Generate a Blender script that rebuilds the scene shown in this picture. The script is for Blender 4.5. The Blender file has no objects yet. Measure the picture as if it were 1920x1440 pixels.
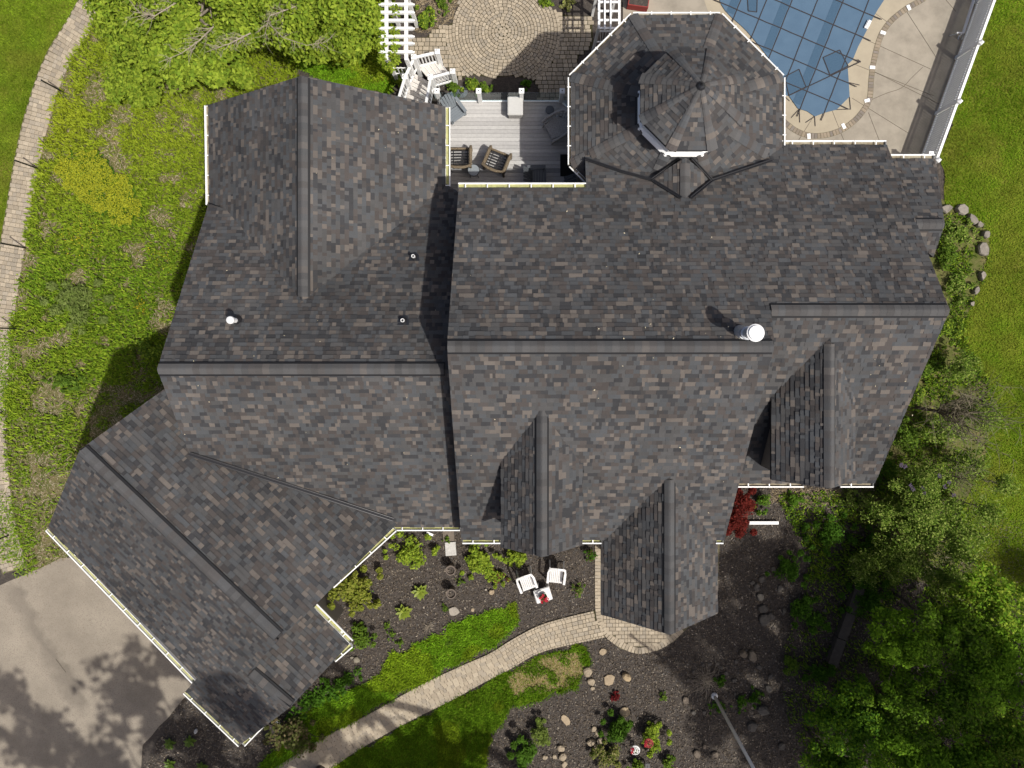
import bpy, math, random
import numpy as np
from mathutils import Matrix, Vector
random.seed(7); RNG = np.random.default_rng(7)
R = math.radians
SC = bpy.context.scene
COL = SC.collection

# ------------------------------------------------------------------ camera, sky, sun, exposure
H = 26.0                       # drone height over the ground (m)
F = 1300.0                     # focal length in photograph pixels (1920 wide)
U0, V0 = 980.0, 640.0          # where the plumb line meets the picture
cam_d = bpy.data.cameras.new('camera'); cam = bpy.data.objects.new('camera', cam_d); COL.objects.link(cam)
cam.location = (0, 0, H); cam.rotation_euler = (0, 0, 0)
cam_d.sensor_width = 36.0; cam_d.lens = F/1920*36.0
cam_d.shift_x = (960-U0)/1920; cam_d.shift_y = -(720-V0)/1920
cam_d.clip_end = 500; cam_d.clip_start = 0.1
SC.camera = cam
SUN_EL = R(60); SUNDIR = Vector((0.81, -0.587, 0)).normalized()*math.cos(SUN_EL) + Vector((0, 0, math.sin(SUN_EL)))
w = bpy.data.worlds.new('World'); SC.world = w; w.use_nodes = True
nt = w.node_tree; nt.nodes.clear()
sky = nt.nodes.new('ShaderNodeTexSky'); sky.sky_type = 'NISHITA'; sky.sun_disc = False
sky.sun_elevation = SUN_EL; sky.sun_rotation = math.atan2(SUNDIR.x, SUNDIR.y)
sky.air_density = 0.55; sky.dust_density = 4.0; sky.ozone_density = 0.3
bg = nt.nodes.new('ShaderNodeBackground'); bg.inputs[1].default_value = 0.14
wo = nt.nodes.new('ShaderNodeOutputWorld')
nt.links.new(sky.outputs[0], bg.inputs[0]); nt.links.new(bg.outputs[0], wo.inputs[0])
sd = bpy.data.lights.new('sun', 'SUN'); sd.energy = 4.6; sd.angle = R(0.8); sd.color = (1.0, 0.965, 0.91)
sun = bpy.data.objects.new('sun', sd); COL.objects.link(sun); sun.location = (20, -15, 40)
sun.rotation_euler = SUNDIR.to_track_quat('Z', 'Y').to_euler()
SC.view_settings.view_transform = 'Standard'; SC.view_settings.look = 'None'
SC.view_settings.exposure = 0.0; SC.view_settings.gamma = 1.0
SC.view_settings.use_curve_mapping = False

# ------------------------------------------------------------------ measuring helpers
def GP(u, v, z=0.0):
    """point of the place seen at photograph pixel (u, v) when it lies at height z"""
    k = H - z
    return ((u-U0)*k/F, -(v-V0)*k/F, z)
def GL(pts, z=0.0): return [GP(u, v, z) for u, v in pts]
def G2(pts, z=0.0): return [GP(u, v, z)[:2] for u, v in pts]
def on_plane(u, v, pl):
    a, b, c = pl; dx = (u-U0)/F; dy = -(v-V0)/F
    k = (H-a)/(1+b*dx+c*dy)
    return (dx*k, dy*k, H-k)
def inside(poly, x, y):
    c = False; n = len(poly); j = n-1
    for i in range(n):
        xi, yi = poly[i][0], poly[i][1]; xj, yj = poly[j][0], poly[j][1]
        if (yi > y) != (yj > y) and x < (xj-xi)*(y-yi)/(yj-yi)+xi: c = not c
        j = i
    return c
def inside_np(poly, X, Y):
    c = np.zeros(X.shape, bool); n = len(poly); j = n-1
    for i in range(n):
        xi, yi = poly[i][0], poly[i][1]; xj, yj = poly[j][0], poly[j][1]
        if yi != yj:
            c ^= ((yi > Y) != (yj > Y)) & (X < (xj-xi)*(Y-yi)/(yj-yi)+xi)
        j = i
    return c
def vnoise(X, Y, scale, seed=0):
    g = np.random.default_rng(seed).random((128, 128))
    x = X*scale+1000; y = Y*scale+1000
    xi = np.floor(x).astype(int); yi = np.floor(y).astype(int); fx = x-xi; fy = y-yi
    fx = fx*fx*(3-2*fx); fy = fy*fy*(3-2*fy)
    a = g[xi % 128, yi % 128]; b = g[(xi+1) % 128, yi % 128]; c = g[xi % 128, (yi+1) % 128]; d = g[(xi+1) % 128, (yi+1) % 128]
    return (a*(1-fx)+b*fx)*(1-fy)+(c*(1-fx)+d*fx)*fy
def jit(c, s=0.12):
    f = 1+random.uniform(-s, s)
    return (c[0]*f, c[1]*f, c[2]*f)

# ------------------------------------------------------------------ materials
MATS = {}
def mat(name, col=(0.5, 0.5, 0.5), rough=0.8, col2=None, scale=8.0, detail=4.0, bump=0.0, bscale=None, attr=None,
        metal=0.0, trans=0.0, spec=0.3, var=0.0, contrast=(0.35, 0.65), col3=None, scale3=1.2, cut3=(0.5, 0.62), drough=0.0, lo=0.0, stain=None):
    m = bpy.data.materials.new(name); MATS[name] = m; m.use_nodes = True
    n = m.node_tree.nodes; l = m.node_tree.links; n.clear()
    out = n.new('ShaderNodeOutputMaterial'); p = n.new('ShaderNodeBsdfPrincipled')
    p.inputs['Roughness'].default_value = rough; p.inputs['Metallic'].default_value = metal
    p.inputs['Specular IOR Level'].default_value = spec
    p.inputs['Diffuse Roughness'].default_value = drough
    tc = n.new('ShaderNodeTexCoord')
    src = None
    if attr == 'face':
        a = n.new('ShaderNodeAttribute'); a.attribute_name = 'tone'; src = a.outputs['Color']
    elif attr == 'object':
        a = n.new('ShaderNodeObjectInfo'); src = a.outputs['Color']
    co = n.new('ShaderNodeNewGeometry').outputs['Position']
    no = n.new('ShaderNodeTexNoise'); no.inputs['Scale'].default_value = scale; no.inputs['Detail'].default_value = detail
    no.inputs['Roughness'].default_value = 0.65
    l.new(co, no.inputs['Vector'])
    if col2 is not None:
        r = n.new('ShaderNodeMapRange'); r.inputs[1].default_value = contrast[0]; r.inputs[2].default_value = contrast[1]
        l.new(no.outputs['Fac'], r.inputs[0])
        mx = n.new('ShaderNodeMix'); mx.data_type = 'RGBA'; mx.inputs[6].default_value = (*col, 1); mx.inputs[7].default_value = (*col2, 1)
        l.new(r.outputs[0], mx.inputs[0]); src = mx.outputs[2]
        if col3 is not None:
            n3 = n.new('ShaderNodeTexNoise'); n3.inputs['Scale'].default_value = scale3; n3.inputs['Detail'].default_value = 6
            l.new(co, n3.inputs['Vector'])
            r3 = n.new('ShaderNodeMapRange'); r3.inputs[1].default_value = cut3[0]; r3.inputs[2].default_value = cut3[1]
            l.new(n3.outputs['Fac'], r3.inputs[0])
            m3 = n.new('ShaderNodeMix'); m3.data_type = 'RGBA'; m3.inputs[7].default_value = (*col3, 1)
            l.new(r3.outputs[0], m3.inputs[0]); l.new(src, m3.inputs[6]); src = m3.outputs[2]
    if var > 0:
        r = n.new('ShaderNodeMapRange'); r.inputs[1].default_value = 0.25; r.inputs[2].default_value = 0.75
        r.inputs[3].default_value = 1-var; r.inputs[4].default_value = 1+var
        l.new(no.outputs['Fac'], r.inputs[0])
        mx = n.new('ShaderNodeMix'); mx.data_type = 'RGBA'; mx.blend_type = 'MULTIPLY'; mx.inputs[0].default_value = 1
        if src is not None: l.new(src, mx.inputs[6])
        else: mx.inputs[6].default_value = (*col, 1)
        l.new(r.outputs[0], mx.inputs[7]); src = mx.outputs[2]
    if stain is not None:          # a worn streak along a line: (x0, y0, x1, y1, half width)
        x0, y0, x1, y1, hw = stain; L = math.hypot(x1-x0, y1-y0)
        def dot(vx, vy, off):
            d = n.new('ShaderNodeVectorMath'); d.operation = 'DOT_PRODUCT'; l.new(co, d.inputs[0]); d.inputs[1].default_value = (vx, vy, 0)
            a = n.new('ShaderNodeMath'); a.operation = 'ADD'; l.new(d.outputs['Value'], a.inputs[0]); a.inputs[1].default_value = off; return a.outputs[0]
        nx, ny = -(y1-y0)/L, (x1-x0)/L; tx, ty = (x1-x0)/L, (y1-y0)/L
        sd_ = dot(nx, ny, -(x0*nx+y0*ny)); td = dot(tx, ty, -(x0*tx+y0*ty))
        wn = n.new('ShaderNodeTexNoise'); wn.inputs['Scale'].default_value = 1.1; wn.inputs['Detail'].default_value = 6; l.new(co, wn.inputs['Vector'])
        wm = n.new('ShaderNodeMapRange'); wm.inputs[3].default_value = -0.9; wm.inputs[4].default_value = 0.9; l.new(wn.outputs['Fac'], wm.inputs[0])
        ad = n.new('ShaderNodeMath'); ad.operation = 'ADD'; l.new(sd_, ad.inputs[0]); l.new(wm.outputs[0], ad.inputs[1])
        ab = n.new('ShaderNodeMath'); ab.operation = 'ABSOLUTE'; l.new(ad.outputs[0], ab.inputs[0])
        f1 = n.new('ShaderNodeMapRange'); f1.inputs[1].default_value = hw*0.2; f1.inputs[2].default_value = hw; f1.inputs[3].default_value = 0.45; f1.inputs[4].default_value = 0.0; l.new(ab.outputs[0], f1.inputs[0])
        f2 = n.new('ShaderNodeMapRange'); f2.inputs[1].default_value = -0.3; f2.inputs[2].default_value = 0.5; l.new(td, f2.inputs[0])
        f3 = n.new('ShaderNodeMapRange'); f3.inputs[1].default_value = L; f3.inputs[2].default_value = L+0.6; f3.inputs[3].default_value = 1.0; f3.inputs[4].default_value = 0.0; l.new(td, f3.inputs[0])
        m1 = n.new('ShaderNodeMath'); m1.operation = 'MULTIPLY'; l.new(f1.outputs[0], m1.inputs[0]); l.new(f2.outputs[0], m1.inputs[1])
        m2 = n.new('ShaderNodeMath'); m2.operation = 'MULTIPLY'; l.new(m1.outputs[0], m2.inputs[0]); l.new(f3.outputs[0], m2.inputs[1])
        mx = n.new('ShaderNodeMix'); mx.data_type = 'RGBA'; mx.inputs[7].default_value = (0.10, 0.086, 0.07, 1); l.new(m2.outputs[0], mx.inputs[0]); l.new(src, mx.inputs[6]); src = mx.outputs[2]
    if lo > 0:                     # broad weathering
        n4 = n.new('ShaderNodeTexNoise'); n4.inputs['Scale'].default_value = 0.45; n4.inputs['Detail'].default_value = 5; l.new(co, n4.inputs['Vector'])
        r4 = n.new('ShaderNodeMapRange'); r4.inputs[1].default_value = 0.3; r4.inputs[2].default_value = 0.7; r4.inputs[3].default_value = 1-lo; r4.inputs[4].default_value = 1+lo; l.new(n4.outputs['Fac'], r4.inputs[0])
        mx = n.new('ShaderNodeMix'); mx.data_type = 'RGBA'; mx.blend_type = 'MULTIPLY'; mx.inputs[0].default_value = 1; l.new(src, mx.inputs[6]); l.new(r4.outputs[0], mx.inputs[7]); src = mx.outputs[2]
    if src is not None: l.new(src, p.inputs['Base Color'])
    else: p.inputs['Base Color'].default_value = (*col, 1)
    if bump > 0:
        nb = n.new('ShaderNodeTexNoise'); nb.inputs['Scale'].default_value = bscale or scale*3; nb.inputs['Detail'].default_value = 5
        l.new(co, nb.inputs['Vector'])
        b = n.new('ShaderNodeBump'); b.inputs['Strength'].default_value = bump; b.inputs['Distance'].default_value = 0.02
        l.new(nb.outputs['Fac'], b.inputs['Height']); l.new(b.outputs[0], p.inputs['Normal'])
    if trans > 0:
        t = n.new('ShaderNodeBsdfTranslucent'); ms = n.new('ShaderNodeMixShader'); ms.inputs[0].default_value = trans
        if src is not None: l.new(src, t.inputs['Color'])
        else: t.inputs['Color'].default_value = (*col, 1)
        l.new(p.outputs[0], ms.inputs[1]); l.new(t.outputs[0], ms.inputs[2]); l.new(ms.outputs[0], out.inputs[0])
    else:
        l.new(p.outputs[0], out.inputs[0])
    return m
mat('shingle', attr='face', rough=0.95, var=0.13, scale=55, detail=3, bump=0.25, bscale=160, spec=0.05, lo=0.13)
mat('shingle_piece', attr='object', rough=0.95, var=0.13, scale=55, detail=3, bump=0.25, bscale=160, spec=0.05, lo=0.13)
mat('roof_deck', (0.03, 0.03, 0.032), 0.95)
mat('vent_black', (0.012, 0.012, 0.013), 0.6)
mat('flashing', (0.02, 0.02, 0.022), 0.35, spec=0.5)
mat('white_trim', (0.74, 0.74, 0.72), 0.45, var=0.05, scale=6)
mat('white_paint', (0.78, 0.78, 0.76), 0.5, var=0.06, scale=5)
mat('pollen', (0.40, 0.40, 0.17), 0.9, col2=(0.28, 0.27, 0.12), scale=9)
mat('siding', (0.20, 0.18, 0.155), 0.6, var=0.05, scale=2)
mat('wood_deck', attr='object', rough=0.75, var=0.12, scale=14, detail=6, bump=0.15, bscale=50)
mat('gutter_dirt', (0.17, 0.135, 0.085), 0.95, col2=(0.30, 0.27, 0.2), scale=5)
mat('concrete_apron', (0.34, 0.295, 0.215), 0.9, col2=(0.28, 0.24, 0.175), scale=1.6, detail=9, bump=0.2, bscale=70, contrast=(0.4, 0.75))
mat('concrete', (0.295, 0.262, 0.208), 0.9, col2=(0.19, 0.168, 0.132), lo=0.08, scale=1.3, detail=9, bump=0.2, bscale=70, contrast=(0.4, 0.75))
mat('asphalt', (0.185, 0.160, 0.125), 0.95, col2=(0.285, 0.248, 0.194), scale=0.55, detail=12, bump=0.5, bscale=80, contrast=(0.28, 0.68), col3=(0.17, 0.14, 0.108), scale3=34, cut3=(0.50, 0.72), stain=(-19.4, -9.0, -16.6, -13.6, 0.42), lo=0.07)
mat('paver', attr='face', rough=0.9, var=0.12, scale=26, detail=5, bump=0.3, bscale=90)
mat('paver_piece', attr='object', rough=0.9, var=0.12, scale=26, detail=5, bump=0.3, bscale=90)
mat('joint_sand', (0.135, 0.112, 0.075), 1.0, col2=(0.085, 0.08, 0.04), scale=12)
mat('joint_dark', (0.06, 0.052, 0.03), 1.0, col2=(0.035, 0.036, 0.015), scale=14, spec=0.02)
mat('soil_lawn', (0.070, 0.120, 0.008), 1.0, col2=(0.125, 0.145, 0.018), scale=1.1, detail=8, bump=0.6, bscale=30, spec=0.02, col3=(0.13, 0.125, 0.025), scale3=0.55, cut3=(0.56, 0.74))
mat('soil_meadow', (0.14, 0.12, 0.055), 1.0, spec=0.02, col2=(0.06, 0.085, 0.015), scale=2.2, detail=9, bump=0.8, bscale=24)
mat('mulch', (0.072, 0.060, 0.050), 1.0, col2=(0.036, 0.031, 0.027), scale=16, detail=8, bump=1.0, bscale=40, col3=(0.115, 0.095, 0.075), scale3=7, cut3=(0.56, 0.8))
mat('leaf', attr='face', rough=0.7, trans=0.35, spec=0.06)
mat('grass_blade', attr='face', rough=0.9, trans=0.25, spec=0.02)
mat('chip', attr='face', rough=0.95, spec=0.1)
mat('bark', (0.115, 0.090, 0.068), 0.95, col2=(0.055, 0.044, 0.035), scale=9, detail=6, bump=0.7, bscale=25)
mat('bark_pale', (0.36, 0.31, 0.24), 0.95, spec=0.05, col2=(0.22, 0.185, 0.145), scale=12, bump=0.4, bscale=40)
mat('stone', attr='object', rough=0.9, var=0.22, scale=7, detail=7, bump=0.7, bscale=18)
mat('steel', (0.50, 0.51, 0.52), 0.42, metal=0.55, var=0.05, scale=5)
mat('zinc', (0.72, 0.72, 0.71), 0.5, metal=0.1)
mat('wicker_tan', (0.20, 0.155, 0.10), 0.75, col2=(0.09, 0.068, 0.042), scale=38, bump=0.9, bscale=70, contrast=(0.45, 0.6))
mat('wicker_grey', (0.40, 0.385, 0.36), 0.75, col2=(0.22, 0.21, 0.20), scale=34, bump=0.9, bscale=60, contrast=(0.42, 0.62))
mat('black_metal', (0.012, 0.012, 0.013), 0.4, spec=0.5)
mat('grey_plastic', (0.155, 0.175, 0.19), 0.55, var=0.05, scale=4)
mat('dark_plastic', (0.085, 0.093, 0.10), 0.55, var=0.05, scale=4)
mat('white_plastic', (0.62, 0.61, 0.59), 0.5, var=0.10, scale=9, detail=5)
mat('white_cushion', (0.47, 0.465, 0.44), 0.8, var=0.08, scale=18)
mat('terracotta_red', (0.24, 0.035, 0.03), 0.7)
mat('petal_red', (0.40, 0.012, 0.03), 0.6, trans=0.2)
mat('rubber_mat', (0.012, 0.011, 0.010), 0.9)
mat('plate_glass_top', (0.22, 0.24, 0.25), 0.12, spec=0.6)
mat('planter_clay', (0.13, 0.105, 0.085), 0.85, var=0.2, scale=14)
mat('timber', (0.070, 0.060, 0.050), 0.95, var=0.25, scale=6, bump=0.5, bscale=25)
mat('cover_strap', (0.035, 0.030, 0.030), 0.85, var=0.3, scale=18)
def glass_mat():
    m = bpy.data.materials.new('clear_glass'); MATS['clear_glass'] = m; m.use_nodes = True
    n = m.node_tree.nodes; l = m.node_tree.links; n.clear()
    o = n.new('ShaderNodeOutputMaterial'); t = n.new('ShaderNodeBsdfTransparent'); t.inputs[0].default_value = (0.86, 0.92, 0.93, 1)
    g = n.new('ShaderNodeBsdfGlossy'); g.inputs['Roughness'].default_value = 0.03
    ms = n.new('ShaderNodeMixShader'); ms.inputs[0].default_value = 0.12
    l.new(t.outputs[0], ms.inputs[1]); l.new(g.outputs[0], ms.inputs[2]); l.new(ms.outputs[0], o.inputs[0])
glass_mat()
mat('pane_dark', (0.02, 0.024, 0.03), 0.06, spec=0.6)

# ------------------------------------------------------------------ object helpers
WORLD0 = {}
def tag(o, label=None, cat=None, group=None, kind=None):
    if label: o['label'] = label
    if cat: o['category'] = cat
    if group: o['group'] = group
    if kind: o['kind'] = kind
    return o
def empty(name, loc=(0, 0, 0), rz=0.0, label=None, cat=None, group=None):
    o = bpy.data.objects.new(name, None); COL.objects.link(o)
    o.location = loc; o.rotation_euler = (0, 0, rz); o.empty_display_size = 0.2
    return tag(o, label, cat, group)
def link(name, me, parent=None, world=False, mat_name=None):
    """world=True: the mesh holds world coordinates, parent (an Empty at a plain location) must not move it"""
    o = bpy.data.objects.new(name, me); COL.objects.link(o)
    if mat_name and len(me.materials) == 0: me.materials.append(MATS[mat_name])
    if parent is not None:
        o.parent = parent
        if world and parent.type == 'EMPTY': o.matrix_parent_inverse = Matrix.Translation(-Vector(parent.location))
    return o
class MB:
    def __init__(s): s.v = []; s.f = []; s.c = []
    def poly(s, pts, col=None):
        i = len(s.v); s.v.extend([tuple(p) for p in pts]); s.f.append(tuple(range(i, i+len(pts)))); s.c.append(col or (1, 1, 1)); return s
    def faces(s, verts, faces, col=None):
        i = len(s.v); s.v.extend([tuple(p) for p in verts])
        for f in faces: s.f.append(tuple(i+k for k in f)); s.c.append(col or (1, 1, 1))
        return s
    def box(s, c, size, rz=0.0, col=None, m=None):
        sx, sy, sz = [q/2 for q in size]
        vs = [(x, y, z) for z in (-sz, sz) for y in (-sy, sy) for x in (-sx, sx)]
        M = m if m is not None else Matrix.Translation(c) @ Matrix.Rotation(rz, 4, 'Z')
        s.faces([M @ Vector(p) for p in vs], [(0, 2, 3, 1), (4, 5, 7, 6), (0, 1, 5, 4), (2, 6, 7, 3), (0, 4, 6, 2), (1, 3, 7, 5)], col); return s
    def beam(s, p0, p1, wd, ht, col=None, up=(0, 0, 1)):
        p0 = Vector(p0); p1 = Vector(p1); d = p1-p0; L = d.length
        if L < 1e-6: return s
        x = d/L; upv = Vector(up)
        if abs(x.dot(upv)) > 0.98: upv = Vector((0, 1, 0))
        y = upv.cross(x).normalized(); z = x.cross(y)
        M = Matrix((x, y, z)).transposed().to_4x4(); M.translation = (p0+p1)/2
        return s.box(None, (L, wd, ht), col=col, m=M)
    def tube(s, pts, rad, n=6, col=None, cap=True):
        pts = [Vector(p) for p in pts]; rr = rad if isinstance(rad, (list, tuple)) else [rad]*len(pts)
        base = len(s.v); ref = Vector((0.31, 0.22, 0.93))
        for i, p in enumerate(pts):
            d = (pts[min(i+1, len(pts)-1)]-pts[max(i-1, 0)]).normalized()
            a = d.cross(ref if abs(d.dot(ref)) < 0.95 else Vector((1, 0, 0))).normalized(); b = d.cross(a)
            for k in range(n):
                t = 2*math.pi*k/n; s.v.append(tuple(p+(a*math.cos(t)+b*math.sin(t))*rr[i]))
        for i in range(len(pts)-1):
            for k in range(n):
                s.f.append((base+i*n+k, base+i*n+(k+1) % n, base+(i+1)*n+(k+1) % n, base+(i+1)*n+k)); s.c.append(col or (1, 1, 1))
        if cap:
            s.f.append(tuple(base+k for k in reversed(range(n)))); s.c.append(col or (1, 1, 1))
            e = base+(len(pts)-1)*n; s.f.append(tuple(e+k for k in range(n))); s.c.append(col or (1, 1, 1))
        return s
    def prism(s, poly, z0, z1, col=None, top=True, bottom=True):
        n = len(poly); i = len(s.v)
        A = sum(poly[k][0]*poly[(k+1) % n][1]-poly[(k+1) % n][0]*poly[k][1] for k in range(n))
        if A < 0: poly = list(reversed(poly))
        s.v.extend([(p[0], p[1], z0) for p in poly]); s.v.extend([(p[0], p[1], z1) for p in poly])
        fs = [(i+k, i+(k+1) % n, i+n+(k+1) % n, i+n+k) for k in range(n)]
        if top: fs.append(tuple(i+n+k for k in range(n)))
        if bottom: fs.append(tuple(i+k for k in reversed(range(n))))
        for f in fs: s.f.append(f); s.c.append(col or (1, 1, 1))
        return s
    def lathe(s, prof, n=16, c=(0, 0, 0), col=None):
        base = len(s.v)
        for r, z in prof:
            for k in range(n):
                t = 2*math.pi*k/n; s.v.append((c[0]+r*math.cos(t), c[1]+r*math.sin(t), c[2]+z))
        for i in range(len(prof)-1):
            for k in range(n):
                s.f.append((base+i*n+k, base+i*n+(k+1) % n, base+(i+1)*n+(k+1) % n, base+(i+1)*n+k)); s.c.append(col or (1, 1, 1))
        s.f.append(tuple(base+k for k in reversed(range(n)))); s.c.append(col or (1, 1, 1))
        e = base+(len(prof)-1)*n; s.f.append(tuple(e+k for k in range(n))); s.c.append(col or (1, 1, 1))
        return s
    def mesh(s, name, mat_name=None, tone=False, smooth=False):
        me = bpy.data.meshes.new(name); me.from_pydata(s.v, [], s.f)
        if tone:
            a = me.attributes.new('tone', 'FLOAT_COLOR', 'FACE')
            a.data.foreach_set('color', np.array([(c[0], c[1], c[2], 1) for c in s.c], np.float32).ravel())
        if mat_name: me.materials.append(MATS[mat_name])
        if smooth: me.polygons.foreach_set('use_smooth', [True]*len(me.polygons))
        me.update(); return me
    def build(s, name, mat_name, parent=None, world=False, tone=False, smooth=False):
        return link(name, s.mesh(name, mat_name, tone, smooth), parent, world)
def quads_mesh(name, V, C, mat_name):
    """V (n,4,3) quads, C (n,3) tones"""
    n = len(V); me = bpy.data.meshes.new(name)
    me.vertices.add(n*4); me.vertices.foreach_set('co', V.reshape(-1).astype(np.float32))
    me.loops.add(n*4); me.loops.foreach_set('vertex_index', np.arange(n*4, dtype=np.int32))
    me.polygons.add(n); me.polygons.foreach_set('loop_start', np.arange(0, n*4, 4, dtype=np.int32))
    me.update(calc_edges=True)
    a = me.attributes.new('tone', 'FLOAT_COLOR', 'FACE')
    a.data.foreach_set('color', np.concatenate([C, np.ones((n, 1))], 1).astype(np.float32).ravel())
    me.materials.append(MATS[mat_name]); me.validate(); return me
def structure(name, bm_or_me, mat_name, tone=False):
    o = bm_or_me.build(name, mat_name, tone=tone); o['kind'] = 'structure'; return o
def sheet(name, pts, z, mat_name, kind='structure', label=None):
    """flat ground sheet with a slightly irregular outline; pts in world xy"""
    m = MB().poly([(p[0], p[1], z) for p in pts]); o = m.build(name, mat_name)
    o['kind'] = kind
    if label: o['label'] = label
    return o
def smooth_line(pts, n=8):
    out = []; P = [Vector((p[0], p[1], 0)) for p in pts]
    for i in range(len(P)-1):
        p0 = P[max(i-1, 0)]; p1 = P[i]; p2 = P[i+1]; p3 = P[min(i+2, len(P)-1)]
        for k in range(n):
            t = k/n
            q = 0.5*((2*p1)+(p2-p0)*t+(2*p0-5*p1+4*p2-p3)*t*t+(3*p1-p0-3*p2+p3)*t**3)
            out.append((q.x, q.y))
    out.append((P[-1].x, P[-1].y)); return out
def rough_poly(pts, step=0.25, amp=0.06, seed=1):
    rr = random.Random(seed); out = []
    n = len(pts)
    for i in range(n):
        a = pts[i]; b = pts[(i+1) % n]; L = math.hypot(b[0]-a[0], b[1]-a[1]); m = max(1, int(L/step))
        for k in range(m):
            t = k/m; out.append((a[0]+(b[0]-a[0])*t+rr.uniform(-amp, amp), a[1]+(b[1]-a[1])*t+rr.uniform(-amp, amp)))
    return out
def in_frame(x, y, z=0, m=0):
    k = H-z; u = U0+x*F/k; v = V0-y*F/k
    return -m < u < 1920+m and -m < v < 1440+m
# ------------------------------------------------------------------ HOUSE
house = empty('house', (2.0, 0.0, 0.0), 0, 'large house with many grey shingled gables and an octagonal tower roof', 'house')
GD = (0.7265, -0.687); GN = (-0.687, -0.7265)      # garage wing: along the ridge, towards the drive
def gpl(a, s): return (a, s*GN[0], s*GN[1])
PN = (9.2368, 0, -0.65); PS = (9.4032, 0, 0.65); RS = (8.2395, 0, 0.65)
XN = (8.94, 0, -0.65); XS = (4.724, 0, 0.65)
WN = (7.6055, 0, -0.65); WS = (8.5545, 0, 0.65)
CE = (2.9445, -0.65, 0); CW = (10.8355, 0.65, 0)
GNE = gpl(0.5005, 0.68); GSW = gpl(14.46, -0.68); G2NE = gpl(-2.217, 0.68)
def gab(x, z, p): return (z-p*x, p, 0), (z+p*x, -p, 0)
D1W, D1E = gab(0.48, 8.25, 0.9); D2W, D2E = gab(4.02, 6.98, 0.86); D3W, D3E = gab(7.83, 8.28, 0.9)
OCX, OCY, OZ, OH, OP = 4.557, 6.528, 5.5, 3.11, 0.47
CZ, CH, CP = 7.3, 1.37, 0.75
SW_, SE_ = gab(4.54, 6.64, 0.5)
PLANES = []
def addp(part, key, pl, px=None, pts=None):
    p3 = [on_plane(u, v, pl) for u, v in px] if px else pts
    PLANES.append(dict(part=part, key=key, pl=pl, p3=p3)); return p3
roofs = {}
addp('main', 'PN', PN, [(838, 650), (860, 352), (1099, 352), (1097, 292), (1300, 280), (1462, 272), (1663, 272), (1780, 582), (1446, 582), (1452, 650)])
addp('main', 'PS', PS, [(838, 650), (1452, 650), (1358, 1012), (865, 1012)])
addp('main', 'RS', RS, [(1425, 582), (1780, 582), (1640, 906), (1370, 906)])
addp('main', 'XN', XN, [(1640, 298), (1754, 298), (1771, 420), (1700, 420)])
addp('main', 'XS', XS, [(1700, 420), (1771, 420), (1750, 482), (1735, 470)])
addp('wing', 'WN', WN, [(295, 692), (391, 383), (575, 430), (836, 345), (862, 362), (848, 692)])
addp('wing', 'WS', WS, [(295, 692), (848, 692), (870, 988), (731, 988), (357, 856)])
addp('cross', 'CE', CE, [(567, 142), (835, 200), (835, 362), (567, 592)])
addp('cross', 'CW', CW, [(567, 142), (391, 197), (393, 396), (567, 592)])
addp('garage', 'GNE', GNE, [(150, 843), (523, 1197), (587, 1138), (737, 990), (765, 960), (380, 830), (312, 727)])
addp('garage', 'GSW', GSW, [(150, 843), (90, 990), (371, 1270), (348, 1296), (452, 1395), (544, 1326), (466, 1261), (521, 1200)])
addp('garage', 'G2NE', G2NE, [(466, 1261), (544, 1326), (655, 1208), (587, 1138), (530, 1185)])
addp('dormer', 'D1W', D1W, [(1016, 750), (940, 860), (940, 1026), (1016, 1045)])
addp('dormer', 'D1E', D1E, [(1016, 750), (1091, 840), (1091, 1022), (1016, 1045)])
addp('porch', 'D2W', D2W, [(1256, 880), (1127, 1005), (1127, 1152), (1256, 1190)])
addp('porch', 'D2E', D2E, [(1256, 880), (1345, 985), (1345, 1150), (1256, 1190)])
addp('dormer2', 'D3W', D3W, [(1557, 622), (1447, 720), (1447, 900), (1557, 916)])
addp('dormer2', 'D3E', D3E, [(1557, 622), (1602, 725), (1602, 900), (1557, 916)])
addp('tower', 'SW', SW_, [(1285, 378), (1285, 296), (1212, 340)])
addp('tower', 'SE', SE_, [(1285, 378), (1285, 296), (1346, 344)])
def oct_plane(i, half, z, p):
    t = i*math.pi/4; nx, ny = math.cos(t), math.sin(t)
    return (z+p*half+p*(nx*OCX+ny*OCY), -p*nx, -p*ny)
def oct_pt(i, half, z):
    t = i*math.pi/4+math.pi/8; r = half/math.cos(math.pi/8)
    return (OCX+r*math.cos(t), OCY+r*math.sin(t), z)
for i in range(8):
    r0, r1 = OH, 1.10
    z1 = OZ+OP*(OH-r1)
    addp('tower', 'O%d' % i, oct_plane(i, OH, OZ, OP), pts=[oct_pt(i-1, r0, OZ), oct_pt(i, r0, OZ), oct_pt(i, r1, z1), oct_pt(i-1, r1, z1)])
for i in range(8):
    addp('cupola', 'C%d' % i, oct_plane(i, CH, CZ, CP), pts=[oct_pt(i-1, CH, CZ), oct_pt(i, CH, CZ), (OCX, OCY, CZ+CP*CH)])

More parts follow.
